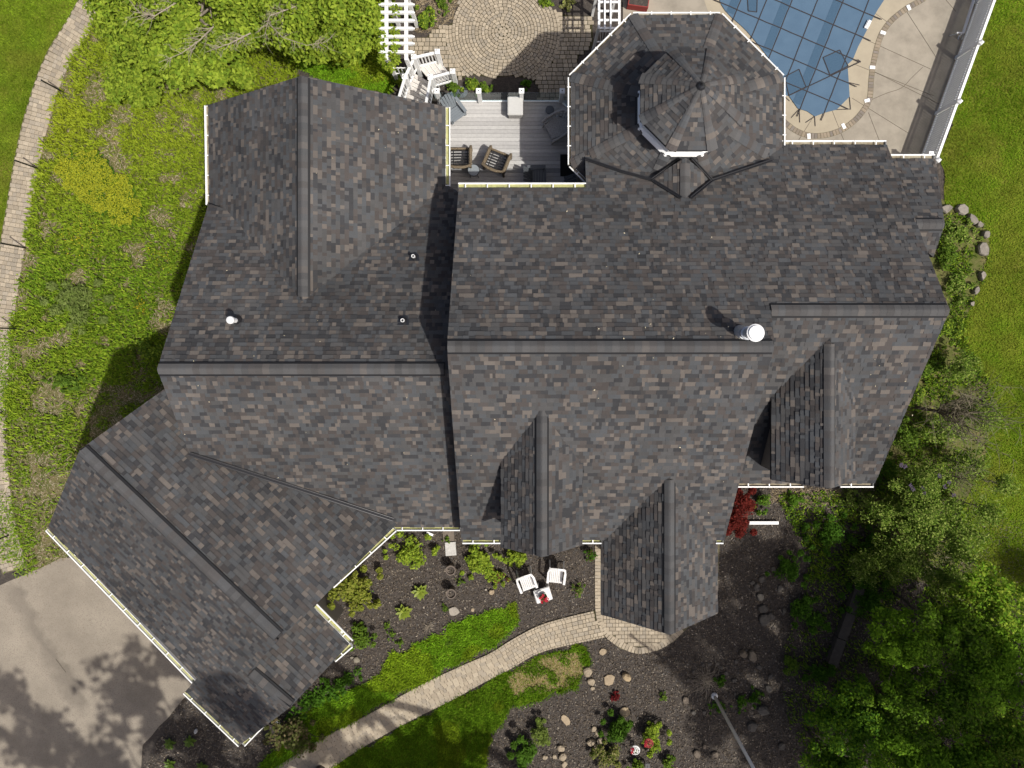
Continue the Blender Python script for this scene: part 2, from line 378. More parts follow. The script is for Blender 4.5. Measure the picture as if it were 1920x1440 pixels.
EXPO = 0.128
PALETTE = [((0.0645, 0.0672, 0.0700), 20), ((0.0700, 0.0688, 0.0680), 29), ((0.0425, 0.0427, 0.0445), 17), ((0.0650, 0.0580, 0.0545), 19), ((0.0530, 0.0495, 0.0480), 8), ((0.1120, 0.0985, 0.0870), 14)]
PCOL = [c for c, n in PALETTE]; PW = [n for c, n in PALETTE]
def tab_col(): return jit(random.choices(PCOL, PW)[0], 0.10)
def clip_rect(poly, s0, s1, t0, t1):
    def cut(P, f, inter):
        out = []
        for i in range(len(P)):
            a = P[i-1]; b = P[i]; fa, fb = f(a), f(b)
            if fb >= 0:
                if fa < 0: out.append(inter(a, b, fa, fb))
                out.append(b)
            elif fa >= 0: out.append(inter(a, b, fa, fb))
        return out
    it = lambda a, b, fa, fb: (a[0]+(b[0]-a[0])*fa/(fa-fb), a[1]+(b[1]-a[1])*fa/(fa-fb))
    for f in (lambda p: p[0]-s0, lambda p: s1-p[0], lambda p: p[1]-t0, lambda p: t1-p[1]):
        poly = cut(poly, f, it)
        if len(poly) < 3: return None
    return poly
def zat(pl, x, y): return pl[0]+pl[1]*x+pl[2]*y
TABS = []      # full tabs, candidates for single objects
MESHES = {}
for P in PLANES: P['poly2'] = [(p[0], p[1]) for p in P['p3']]
for P in PLANES:
    a, b, c = P['pl']; g = math.hypot(b, c)
    D = Vector((-b/g, -c/g, -g)).normalized(); S = Vector((-c/g, b/g, 0)); S = D.cross(Vector((b, c, -1))).normalized() * -1
    S = Vector((S.x, S.y, 0)).normalized(); U = -D; N = S.cross(U).normalized()
    if N.z < 0: S = -S; N = S.cross(U).normalized()
    O = min((Vector(p) for p in P['p3']), key=lambda p: p.z)
    loc = [((Vector(p)-O).dot(S), (Vector(p)-O).dot(U)) for p in P['p3']]
    smin = min(q[0] for q in loc); smax = max(q[0] for q in loc); tmax = max(q[1] for q in loc)
    mb = MESHES.setdefault(P['part'], MB())
    small = P['key'][0] in 'OC' and len(P['key']) == 2 and P['key'][1].isdigit()
    others = [Q for Q in PLANES if Q is not P]
    j = 0
    while j*EXPO < tmax:
        t0 = j*EXPO; t1 = min(t0+EXPO, tmax); s = smin-random.uniform(0, 0.3); j += 1
        prev = None
        while s < smax:
            wd = random.choice((0.07, 0.09, 0.115, 0.14, 0.165, 0.195, 0.25))*random.uniform(0.9, 1.1)
            s0, s1 = s, s+wd; s = s1
            ctr = O+S*((s0+s1)/2)+U*((t0+t1)/2)
            corners = [(s0, t0), (s1, t0), (s1, t1), (s0, t1)]
            ins = [inside(loc, *q) for q in corners]
            pol = corners if all(ins) else clip_rect(loc, s0, s1, t0, t1)
            if pol is None: continue
            # is it buried under another roof plane?
            cx = sum(q[0] for q in pol)/len(pol); cy = sum(q[1] for q in pol)/len(pol); cp = O+S*cx+U*cy
            if any(inside(Q['poly2'], cp.x, cp.y) and zat(Q['pl'], cp.x, cp.y) > cp.z+0.10 for Q in others): continue
            hb = random.choice((0.011, 0.025))+random.uniform(0, 0.003); ht = 0.003
            col = tab_col()
            hgt = lambda t: hb+(ht-hb)*(t-t0)/max(t1-t0, 1e-6)
            top = [O+S*q[0]+U*q[1]+N*hgt(q[1]) for q in pol]; bot = [O+S*q[0]+U*q[1]-N*0.004 for q in pol]
            full = all(ins) and t1-t0 > EXPO*0.99 and wd > 0.185
            if full:
                k = H-cp.z
                TABS.append((wd/(k*k)*abs(N.dot((Vector((0, 0, H))-cp).normalized())), P['part'], len(mb.f), S, U, N, O+S*s0+U*t0, wd, hb, col, cp))
            n = len(pol); i0 = len(mb.v)
            mb.v.extend([tuple(p) for p in top]); mb.v.extend([tuple(p) for p in bot])
            mb.f.append(tuple(range(i0, i0+n))); mb.c.append(col)
            for q in range(n):
                r = (q+1) % n; mb.f.append((i0+q, i0+n+q, i0+n+r, i0+r)); mb.c.append((col[0]*0.8, col[1]*0.8, col[2]*0.8))
PART = {}
NAMES = {'main': 'roof', 'wing': 'roof', 'cross': 'roof', 'garage': 'roof', 'dormer': 'dormer', 'porch': 'porch_roof', 'dormer2': 'dormer', 'tower': 'tower_roof', 'cupola': 'cupola'}
for part in ('main', 'wing', 'cross', 'garage', 'dormer', 'porch', 'dormer2', 'tower', 'cupola'):
    mb = MB()
    for P in PLANES:
        if P['part'] != part: continue
        nrm = -1
        p3 = [Vector(p) for p in P['p3']]; n = len(p3)
        A = sum(p3[k].x*p3[(k+1) % n].y-p3[(k+1) % n].x*p3[k].y for k in range(n))
        if A < 0: p3.reverse()
        th = 0.05 if P['key'] in ('SW', 'SE') else 0.13
        top = [p-Vector((0, 0, 0.004)) for p in p3]; bot = [p-Vector((0, 0, th)) for p in p3]
        mb.faces(top+bot, [tuple(range(n)), tuple(reversed(range(n, 2*n)))]+[(k, n+k, n+(k+1) % n, (k+1) % n) for k in range(n)])
    PART[part] = mb.build(NAMES[part], 'roof_deck', house, world=True)
# the 300 largest whole shingles are pieces of their own, the rest one mass per roof
TABS.sort(key=lambda t: -t[0])
um = MB().faces([(0, 0, 1), (1, 0, 1), (1, 1, 0.2), (0, 1, 0.2), (0, 0, -0.3), (1, 0, -0.3), (1, 1, -0.3), (0, 1, -0.3)],
                [(0, 1, 2, 3), (0, 4, 5, 1), (1, 5, 6, 2), (2, 6, 7, 3), (3, 7, 4, 0)])
ume = um.mesh('shingle', 'shingle_piece')
drop = {}
for t in TABS[:300]:
    _, part, fi, S, U, N, o, wd, hb, col, cp = t
    ob = bpy.data.objects.new('shingle', ume); COL.objects.link(ob); ob.parent = PART[part]
    M = Matrix((S*wd, U*EXPO, N*hb)).transposed().to_4x4(); M.translation = o; ob.matrix_basis = M
    ob.color = (*col, 1); drop.setdefault(part, set()).update(range(fi, fi+5))
for part, mb in MESHES.items():
    d = drop.get(part, set())
    mb.f = [f for i, f in enumerate(mb.f) if i not in d]; mb.c = [f for i, f in enumerate(mb.c) if i not in d]
    o = mb.build('shingles', 'shingle', PART[part], tone=True); o['kind'] = 'stuff'

# ridge vents with cap shingles
CAPW = 0.138; CAPE = 0.18
def ridge(part, p0, p1, pitch, single=True, vent=True, halfw=CAPW, lift=0.035):
    p0 = Vector(p0); p1 = Vector(p1); d = p1-p0; L = d.length; x = d/L
    y = Vector((0, 0, 1)).cross(x).normalized(); z = x.cross(y)
    if vent:
        vb = MB(); hw = halfw+0.046
        prof = [(-hw, -hw*pitch+0.006), (-hw, -hw*pitch+0.03), (0, 0.032), (hw, -hw*pitch+0.03), (hw, -hw*pitch+0.006), (0, -0.02)]
        a = [p0+y*q+z*r for q, r in prof]; b = [p1+y*q+z*r for q, r in prof]; n = len(prof)
        vb.faces(a+b, [(k, n+k, n+(k+1) % n, (k+1) % n) for k in range(n)]+[tuple(range(n)), tuple(reversed(range(n, 2*n)))])
        vb.build('ridge_vent', 'vent_black', PART[part])
    cm = MB(); hw = halfw; e = CAPE
    ys = (-1, -0.66, -0.36, -0.12, 0.12, 0.36, 0.66, 1); rr_ = 0.03
    def sec(xx, h): return [(xx, q*hw, h+0.006-pitch*(math.sqrt((q*hw)**2+rr_*rr_)-rr_*0.62)) for q in ys]
    V = sec(0, lift+0.004)+sec(e+0.01, lift)+sec(0, lift-0.006); nq = len(ys)
    cm.faces(V, [(i, nq+i, nq+1+i, i+1) for i in range(nq-1)]+[(i, i+1, 2*nq+1+i, 2*nq+i) for i in range(nq-1)])
    M0 = Matrix((x, y, z)).transposed().to_4x4()
    nn = int(L/e); big = MB()
    cme = cm.mesh('ridge_cap', 'shingle_piece', smooth=False)
    cme.polygons.foreach_set('use_smooth', [False for q in range(len(cme.polygons))])
    for i in range(nn+1):
        o = p0+x*(i*e)
        if i == nn and L-i*e < 0.04: break
        sc = min(1.0, (L-i*e)/e)
        M = M0 @ Matrix.Diagonal((sc, 1, 1, 1)); M.translation = o
        c = random.choices(PCOL, (22, 40, 8, 20, 8, 5))[0]; c = jit(tuple(0.5*q+0.5*r for q, r in zip(c, (0.086, 0.085, 0.084))), 0.09)
        if single:
            ob = bpy.data.objects.new('ridge_cap', cme); COL.objects.link(ob); ob.parent = PART[part]; ob.matrix_basis = M; ob.color = (*c, 1)
        else: big.faces([M @ Vector(v) for v in cm.v], cm.f, c)
    if not single:
        ob = big.build('ridge_caps', 'shingle', PART[part], tone=True); ob['kind'] = 'stuff'
def rz(u, v, z): return GP(u, v, z)
ridge('main', rz(839, 650, 9.33), rz(1450, 650, 9.33), 0.65)
ridge('main', rz(1446, 582, 8.745), rz(1779, 582, 8.745), 0.65)
ridge('main', rz(1718, 420, 6.84), rz(1770, 420, 6.84), 0.6, single=False)
ridge('wing', rz(296, 692, 8.09), rz(834, 692, 8.09), 0.65)
ridge('cross', rz(567, 144, 6.9), rz(567, 556, 6.9), 0.65)
ridge('garage', rz(152, 845, 7.49), rz(520, 1195, 7.49), 0.68)
ridge('garage', rz(470, 1263, 6.13), rz(543, 1326, 6.13), 0.68, single=False)
ridge('dormer', rz(1016, 1044, 8.26), rz(1016, 770, 8.26), 0.9, single=False)
ridge('porch', rz(1256, 1189, 6.99), rz(1256, 900, 6.99), 0.86, single=False)
ridge('dormer2', rz(1557, 914, 8.29), rz(1557, 645, 8.29), 0.9, single=False)
ridge('tower', rz(1285, 306, 6.645), rz(1285, 370, 6.645), 0.5, single=False, vent=False, lift=0.02)
# hips of the tower and the cupola
def hips(part, half, z, p, rin, n):
    tip = math.cos(math.pi/8)
    r0 = half/tip; r1 = rin/tip; L = math.hypot(r0-r1, (half-rin)*p); e = L/n
    sl = (half-rin)*p/(r0-r1); cm = MB()
    hw = 0.155
    def sec(xx, h, w_): return [(xx, -w_, h-w_*0.16), (xx, -w_*0.4, h+0.004-w_*0.03), (xx, w_*0.4, h+0.004-w_*0.03), (xx, w_, h-w_*0.16)]
    V = sec(0, 0.040, hw)+sec(e*1.04, 0.026, hw*0.96)+sec(0, 0.012, hw)
    cm.faces(V, [(i, i+1, 5+i, 4+i) for i in range(3)]+[(8+i, 9+i, 1+i, i) for i in range(3)])
    me = cm.mesh('hip_cap', 'shingle_piece')
    for i in range(8):
        t = i*math.pi/4+math.pi/8
        x = Vector((-math.cos(t), -math.sin(t), sl)).normalized(); y = Vector((0, 0, 1)).cross(x).normalized(); zz = x.cross(y)
        M = Matrix((x, y, zz)).transposed().to_4x4()
        p0 = Vector((OCX+r0*math.cos(t), OCY+r0*math.sin(t), z))
        for k in range(n):
            q = p0+x*(k*e); buried = False
            for P in PLANES:
                if P['part'] == 'main' and inside(P['poly2'], q.x, q.y) and zat(P['pl'], q.x, q.y) > q.z+0.02: buried = True
            if buried: continue
            sc = 1.0 if part == 'tower' else max(0.45, 1-k/(n+3))
            Mk = M @ Matrix.Diagonal((1, sc, 1, 1)); Mk.translation = q
            ob = bpy.data.objects.new('hip_cap', me); COL.objects.link(ob); ob.parent = PART[part]; ob.matrix_basis = Mk
            c = random.choices(PCOL, (20, 40, 5, 22, 5, 8))[0]; ob.color = (*jit(tuple(q*1.12 for q in c), 0.1), 1)
hips('tower', OH, OZ, OP, 1.12, 15)
hips('cupola', CH, CZ, CP, 0.10, 10)
# cupola drum, fascia, finial
dm = MB().prism([oct_pt(i, 1.20, 0)[:2] for i in range(8)], 6.1, CZ-0.10); dm.build('drum_wall', 'white_paint', PART['cupola'])
dm = MB()
for i in range(8):
    a = oct_pt(i-1, CH-0.01, 0); b = oct_pt(i, CH-0.01, 0); a2 = oct_pt(i-1, CH-0.05, 0); b2 = oct_pt(i, CH-0.05, 0)
    dm.faces([(a[0], a[1], CZ-0.16), (b[0], b[1], CZ-0.16), (b[0], b[1], CZ-0.012), (a[0], a[1], CZ-0.012), (a2[0], a2[1], CZ-0.16), (b2[0], b2[1], CZ-0.16)], [(0, 1, 2, 3), (0, 4, 5, 1)])
dm.build('fascia', 'white_trim', PART['cupola'])
dm = MB()       # sloping white sill where the drum meets the lower roof
for i in range(8):
    z0 = OZ+OP*(OH-1.30)+0.035; z1 = z0+0.09
    dm.faces([oct_pt(i-1, 1.30, z0), oct_pt(i, 1.30, z0), oct_pt(i, 1.19, z1), oct_pt(i-1, 1.19, z1)], [(0, 1, 2, 3)])
    dm.faces([oct_pt(i-1, 1.30, z0-0.08), oct_pt(i, 1.30, z0-0.08), oct_pt(i, 1.30, z0), oct_pt(i-1, 1.30, z0)], [(0, 1, 2, 3)])
dm.build('sill', 'white_paint', PART['cupola'])
fz = CZ+CP*CH
MB().lathe([(0.13, -0.10), (0.12, -0.03), (0.085, 0.02), (0.05, 0.05), (0.02, 0.10), (0.012, 0.16)], 10, (OCX, OCY, fz)).build('finial', 'flashing', PART['cupola'], smooth=False)

# open valleys and flashings
def valley(part, pts, wd, lift=0.05, mname='flashing'):
    mb = MB(); P = [Vector(p)+Vector((0, 0, lift)) for p in pts]
    for a, b in zip(P, P[1:]):
        d = (b-a).normalized(); s = Vector((0, 0, 1)).cross(d).normalized()*wd/2; up = Vector((0, 0, 0.03))
        mb.faces([a-s+up, a, a+s+up, b-s+up, b, b+s+up], [(0, 1, 4, 3), (1, 2, 5, 4)])
        for o in (-0.3, 0.35):
            mb.beam(a+s*o*2+Vector((0, 0, 0.03)), b+s*o*2+Vector((0, 0, 0.03)), 0.012, 0.03)
    mb.build('valley_flashing', mname, PART[part])
def mx(u, v, *pls): return max((on_plane(u, v, p) for p in pls), key=lambda q: q[2])
valley('garage', [mx(357, 850, GNE, WS), mx(548, 911, GNE, WS), mx(738, 973, GNE, WS)], 0.13)
OPL = {i: oct_plane(i, OH, OZ, OP) for i in range(8)}
valley('tower', [mx(1097, 299, PN), mx(1163, 322, PN), mx(1221, 338, PN), mx(1276, 372, PN)], 0.09, 0.06)
valley('tower', [mx(1221, 338, PN), mx(1274, 300, OPL[6])], 0.08, 0.07)
valley('tower', [mx(1447, 301, PN), mx(1390, 320, PN), mx(1334, 339, PN), mx(1294, 372, PN)], 0.09, 0.06)
valley('tower', [mx(1334, 339, PN), mx(1296, 298, OPL[6])], 0.08, 0.07)

# gutters: an open white trough with pollen in it and straps across
strap_me = MB().box((0, 0, 0), (0.03, 0.16, 0.010)).mesh('hanger', 'white_trim')
def gutter(p0, p1, z0, z1=None, strap=0.62, off=0.0, ends=(True, True), wd=0.15, pol=True):
    p0 = Vector((p0[0], p0[1], z0)); p1 = Vector((p1[0], p1[1], z1 if z1 is not None else z0)); d = (p1-p0); L = d.length; x = d/L
    y = x.cross(Vector((0, 0, 1))).normalized()          # trough lies on the right of p0->p1
    z = Vector((0, 0, 1)); t = 0.008; mb = MB()
    def strip(q0, r0, q1, r1):
        a = p0+y*q0+z*r0; b = p0+y*q1+z*r1; mb.faces([a, b, b+d, a+d], [(0, 1, 2, 3)])
    w_ = wd
    prof = [(0.0, 0.0), (0.0, -0.11), (w_*0.75, -0.11), (w_, -0.045), (w_, 0.0), (w_-0.034, 0.0), (w_-0.034, -0.010), (w_-0.010, -0.010), (w_-0.010, -0.045), (w_*0.7, -0.1), (0.012, -0.1), (0.012, 0.0)]
    n = len(prof)
    a = [p0+y*q+z*r for q, r in prof]; b = [q+d for q in a]
    mb.faces(a+b, [(k, (k+1) % n, n+(k+1) % n, n+k) for k in range(n)])
    for e, pts in ((ends[0], a), (ends[1], b)):
        if e:
            s = -x*0.004 if pts is a else x*0.004
            q = [pts[0]+s, pts[1]+s, pts[2]+s, pts[3]+s, pts[4]+s]; mb.poly(q); mb.poly([v-s*4 for v in reversed(q)])
    g = mb.build('gutter', 'white_trim', house, world=True)
    fl = MB(); q0 = p0+y*0.012+z*-0.078; q1 = p0+y*(w_-0.014)+z*-0.078
    fl.faces([q0, q1, q1+d, q0+d], [(0, 1, 2, 3)]); fl.build('gutter_pollen' if pol else 'gutter_floor', 'pollen' if pol else 'gutter_dirt', g)
    k = strap*0.5
    while k < L-0.05:
        ob = bpy.data.objects.new('hanger', strap_me); COL.objects.link(ob); ob.parent = g
        M = Matrix((x, y, x.cross(y))).transposed().to_4x4(); M.translation = p0+x*k+y*(w_*0.42)+z*0.006; ob.matrix_basis = M
        k += strap
    return g
def gut(pxa, pxb, plane, ends=(True, True), strap=0.62, drop=0.03, wd=0.15, shift=0.0, pol=True):
    a = on_plane(*pxa, plane); b = on_plane(*pxb, plane); z = min(a[2], b[2])-drop
    return gutter(a, b, z, None, strap, ends=ends, wd=wd, pol=pol)
gut((1099, 352), (859, 352), PN)                         # above the deck (faces away from the house)
gut((1663, 272), (1466, 272), PN, pol=False)
gut((1754, 298), (1670, 298), XN, pol=False)
gut((867, 1011), (938, 1011), PS)
gut((1092, 1011), (1128, 1011), PS)
gut((1343, 1011), (1357, 1011), PS)
gut((1384, 905), (1508, 905), RS, pol=False)
gut((1577, 905), (1639, 905), RS, pol=False)
gut((735, 987), (862, 987), WS)
gut((391, 197), (393, 383), CW, pol=False)
gut((835, 366), (835, 200), CE)
ga = on_plane(90, 990, GSW); gb = on_plane(371, 1270, GSW); gutter(ga, gb, ga[2]-0.03)
ga = on_plane(348, 1296, GSW); gb = on_plane(452, 1395, GSW); gutter(ga, gb, ga[2]-0.03)
ga = on_plane(655, 1208, G2NE); gb = on_plane(588, 1139, G2NE); gutter(ga, gb, ga[2]-0.03)
ga = on_plane(615, 1249, G2NE); gb = on_plane(655, 1208, G2NE); gutter((ga[0], ga[1]), (gb[0], gb[1]), gb[2]-0.03)
ga = on_plane(452, 1395, GSW); gb = on_plane(490, 1366, GSW); gutter(ga, gb, ga[2]-0.03)
ga = on_plane(587, 1138, GNE); gb = on_plane(737, 990, GNE); gutter((ga[0], ga[1]), (gb[0], gb[1]), gb[2]-0.03, gb[2]-0.03)
for i in (1, 2, 3, 4, 0):
    b = oct_pt(i, OH, 0); a = oct_pt(i-1, OH, 0)
    gutter(a, b, OZ-0.02, ends=(False, False), strap=0.58, wd=0.11, pol=False)
a = oct_pt(5, OH, 0); b = oct_pt(4, OH, 0); q = (b[0]+(a[0]-b[0])*0.62, b[1]+(a[1]-b[1])*0.62); gutter(b, q, OZ-0.02, ends=(False, False), wd=0.11, pol=False)

# walls (with gable tops) under the eaves
def walls(pts, closed=True):
    mb = MB(); n = len(pts)
    for i in range(n if closed else n-1):
        a = pts[i]; b = pts[(i+1) % n]
        mb.faces([(a[0], a[1], 0), (b[0], b[1], 0), (b[0], b[1], b[2]), (a[0], a[1], a[2])], [(0, 1, 2, 3)])
    return mb.build('wall', 'siding', house, world=True)
def wz(pl, x, y, d=0.15): return (x, y, zat(pl, x, y)-d)
walls([wz(PN, -1.6, 4.05), wz(PN, -1.6, -0.128), wz(PS, -1.6, -5.5), wz(PS, 5.75, -5.5), wz(PS, 5.75, -0.128), wz(PN, 5.75, 4.05)])
walls([wz(PN, 5.75, 5.4), wz(PN, 10.35, 5.4), wz(PN, 10.35, 0.77), wz(RS, 10.35, -3.95), wz(RS, 5.75, -3.95)], closed=False)
walls([wz(XN, 10.36, 5.05), wz(XN, 11.15, 5.05), wz(XN, 11.1, 3.24), wz(XS, 11.0, 2.4), wz(XS, 10.36, 2.4)], closed=False)
walls([wz(WN, -1.7, 4.0), wz(WN, -9.1, 3.9), wz(WN, -9.1, -0.73), wz(WS, -9.1, -5.35), wz(WS, -1.7, -5.35)], closed=False)
walls([wz(CE, -2.75, 2.0), wz(CE, -2.75, 7.0), wz(CE, -6.07, 7.0), wz(CW, -9.4, 7.0), wz(CW, -9.4, 2.0)], closed=False)
def gp(d, n): return (GD[0]*d+GN[0]*n, GD[1]*d+GN[1]*n)
def gw(pl, d, n, dr=0.15): x, y = gp(d, n); return (x, y, zat(pl, x, y)-dr)
walls([gw(GNE, -6.3, 7.0), gw(GNE, -6.3, 10.264), gw(GSW, -6.3, 13.9), gw(GSW, 0.6, 13.9), gw(GNE, 0.6, 10.264), gw(GNE, 0.6, 6.9)])
walls([gw(G2NE, 0.6, 11.9), gw(G2NE, 2.05, 11.9), gw(G2NE, 2.05, 12.26), gw(GSW, 2.05, 14.9), gw(GSW, 0.6, 14.9)], closed=False)
walls([wz(D1W, -0.42, -1.5), wz(D1W, -0.42, -5.35), wz(D1W, 0.48, -5.35), wz(D1E, 1.38, -5.35), wz(D1E, 1.38, -1.5)], closed=False)
walls([wz(D3W, 6.9, 0.0), wz(D3W, 6.9, -3.6), wz(D3W, 7.83, -3.6), wz(D3E, 8.76, -3.6), wz(D3E, 8.76, 0.0)], closed=False)
walls([(oct_pt(i, 2.75, 0)[0], oct_pt(i, 2.75, 0)[1], 5.5) for i in range(8)])
# porch posts carry the front gable
for x in (3.05, 5.1):
    MB().box((x, -7.7, 2.65), (0.22, 0.22, 5.3)).build('porch_post', 'white_paint', house, world=True)
MB().box((4.07, -7.7, 5.2), (2.2, 0.18, 0.3)).build('porch_beam', 'white_paint', house, world=True)
# windows on the walls that a step aside could show
def window(x, y, z, ang, wd=0.95, ht=1.25):
    fr = MB(); c, s = math.cos(ang), math.sin(ang)
    for q in (-wd/2, wd/2): fr.box((x-s*q, y+c*q, z), (0.08, 0.09, ht+0.09), ang)
    for q in (-ht/2, 0, ht/2): fr.box((x, y, z+q), (0.08, wd-0.09, 0.06), ang)
    o = fr.build('window', 'white_trim', house, world=True)
    MB().box((x, y, z), (0.03, wd-0.08, ht-0.06), ang).build('pane', 'pane_dark', o)
for x in (-0.9, 0.6): window(x, 4.07, 4.3, math.pi/2)
for x in (-0.2, 2.0, 4.9): window(x, -5.52, 3.2, math.pi/2)
for y in (5.0, 6.3): window(-2.73, y, 3.6, 0)
for x in (-3.0, -2.3): window(x, -5.37, 3.2, math.pi/2)
for x in (7.2, 9.0): window(x, -3.97, 3.5, math.pi/2)
window(0.48, -5.37, 6.9, math.pi/2, 0.7, 0.8)

# pipes through the roof
def pipe(px, pl, r, h, mname, flange=True, cap=False, hollow=True):
    p = Vector(on_plane(*px, pl)); mb = MB()
    prof = [(r, -0.1), (r, h), (r*0.72, h), (r*0.72, h-0.16), (0.001, h-0.17)]
    mb.lathe(prof, 14, p)
    o = mb.build('vent_pipe', mname, PART['wing'])
    if flange:
        b, c = pl[1], pl[2]; N = Vector((-b, -c, 1)).normalized(); D = Vector((-b, -c, -(b*b+c*c))).normalized(); S = D.cross(N)
        fl = MB(); pts = [(-0.16, -0.16), (0.16, -0.16), (0.13, 0.03), (0.09, 0.13), (0, 0.17), (-0.09, 0.13), (-0.13, 0.03)]
        fl.poly([p+S*a+D*b2+N*0.024 for a, b2 in pts]); fl.faces([p+S*a+D*b2+N*0.022 for a, b2 in pts], [tuple(range(6, -1, -1))])
        fl.build('pipe_flashing', 'flashing', o)
        MB().lathe([(r*1.9, 0.0), (r*1.5, 0.07), (r*1.05, 0.12)], 14, p).build('pipe_boot', 'flashing', o)
    return o
pipe((777, 482), WN, 0.05, 0.27, 'zinc'); pipe((757, 601), WN, 0.05, 0.22, 'zinc')
p = Vector(on_plane(446, 601, WN)); mb = MB(); mb.lathe([(0.075, -0.05), (0.065, 0.40), (0.065, 0.5)], 14, p)
o = mb.build('exhaust_pipe', 'zinc', PART['wing'])
MB().lathe([(0.10, 0.42), (0.105, 0.50), (0.09, 0.53), (0.001, 0.56)], 16, p).build('pipe_cap', 'zinc', o)
MB().lathe([(0.13, 0.0), (0.10, 0.12), (0.08, 0.18)], 14, p).build('pipe_boot', 'flashing', o)
# metal flue near the main ridge
p = Vector(on_plane(1391, 625, PN)); o = MB().lathe([(0.125, -0.15), (0.125, 0.75), (0.125, 0.92)], 20, p).build('flue', 'steel', PART['main'], smooth=True)
MB().lathe([(0.22, -0.18), (0.19, 0.02), (0.14, 0.18)], 18, p).build('flue_boot', 'steel', o)
MB().lathe([(0.165, 0.40), (0.165, 0.44), (0.13, 0.46)], 18, p).build('storm_collar', 'steel', o)
MB().lathe([(0.13, 0.91), (0.20, 0.94), (0.205, 0.97), (0.205, 1.0), (0.175, 1.015), (0.165, 1.05), (0.001, 1.065)], 24, p).build('flue_cap', 'zinc', o)
# downspouts
def downspout(p0, p1, r=0.045):
    mb = MB(); mb.beam(p0, p1, 0.09, 0.07); return mb
a = gp(2.1, 10.28); b = gp(2.1, 10.95); mb = MB().beam((a[0], a[1], 4.72), (b[0], b[1], 3.9), 0.09, 0.07); c = gp(2.1, 11.85); mb.beam((b[0], b[1], 3.9), (c[0], c[1], 3.5), 0.09, 0.07); mb.build('downspout', 'white_trim', house, world=True)
a = GP(1404, 980, 0.15); b = GP(1459, 980, 0.1); MB().beam(a, b, 0.11, 0.09).build('downspout', 'white_trim', house, world=True)
a = GP(800, 998, 0.15); b = GP(812, 1003, 0.12); MB().beam(a, b, 0.08, 0.07).build('downspout', 'white_trim', house, world=True)
a = GP(517, 1350, 0.3); b = GP(523, 1357, 0.1); MB().beam(a, b, 0.09, 0.07).build('downspout', 'white_trim', house, world=True)
# ------------------------------------------------------------------ GROUND
structure('ground', MB().poly([(-90, -90, -0.012), (90, -90, -0.012), (90, 90, -0.012), (-90, 90, -0.012)]), 'mulch')
def lawn(name, px, z, mname='soil_lawn', amp=0.07, seed=1):
    pts = rough_poly(G2(px), 0.3, amp, seed); sheet(name, pts, z, mname); return pts
PATH_L = smooth_line([(205, -60), (182, -15), (148, 48), (105, 120), (72, 215), (52, 300), (35, 400), (18, 500), (4, 590), (-8, 700), (-10, 850), (5, 980), (28, 1070)], 6)
MEADOW = [(250, -200)]+[(u+20, v) for u, v in PATH_L[2:-1]]+[(52, 1082), (115, 1050), (330, 900), (420, 700), (560, 560), (560, 100), (740, 160), (740, -200)]
LAWN_W = [(-900, -300), (215, -300)]+[(u-22, v) for u, v in PATH_L[:44]]+[(-60, 700), (-60, 1060), (-900, 1060)]
LAWN_E = [(1900, -600), (1880, -60), (1765, 292), (1772, 385), (1845, 420), (1856, 470), (1830, 560), (1790, 640), (1850, 720), (1850, 860), (1800, 960), (1840, 1090), (1960, 1150), (2600, 1100), (2600, -600)]
FRONT_A = [(962, 1130), (980, 1165), (940, 1205), (850, 1247), (790, 1280), (690, 1335), (600, 1385), (500, 1455), (470, 1460), (560, 1345), (620, 1300), (700, 1275), (735, 1225), (800, 1205), (860, 1165), (910, 1150)]
FRONT_B = [(1100, 1208), (1107, 1245), (1085, 1290), (1010, 1308), (965, 1325), (925, 1370), (905, 1455), (600, 1460), (668, 1412), (760, 1360), (850, 1312), (960, 1255), (1030, 1222)]
NORTH_BED = [(735, 40), (740, 175), (640, 170), (540, 120), (540, -50), (740, -50)]
sheet('meadow', rough_poly(G2(MEADOW), 0.4, 0.08, 3), 0.002, 'soil_meadow')
sheet('side_bed', rough_poly(G2([(1740, 370), (1850, 395), (1870, 470), (1840, 570), (1800, 640), (1870, 720), (1870, 870), (1810, 980), (1850, 1090), (1990, 1160), (1990, 1200), (1700, 1080), (1560, 930), (1600, 880), (1690, 700), (1740, 560)]), 0.3, 0.1, 41), 0.002, 'soil_meadow')
LW = lawn('lawn', LAWN_W, 0.004, seed=4); LE = lawn('lawn', LAWN_E, 0.004, seed=5)
LA = lawn('lawn', FRONT_A, 0.006, amp=0.13, seed=6); LB = lawn('lawn', FRONT_B, 0.006, amp=0.13, seed=7); LN = lawn('lawn', NORTH_BED, 0.006, seed=8)
DRIVE = [(-200, 1180), (0, 1098), (112, 1048), (200, 1040), (380, 1200), (395, 1262), (345, 1310), (268, 1398), (258, 1500), (250, 1900), (-700, 1900), (-700, 1300)]
sheet('driveway', rough_poly(G2(DRIVE), 0.4, 0.03, 9), 0.012, 'asphalt')

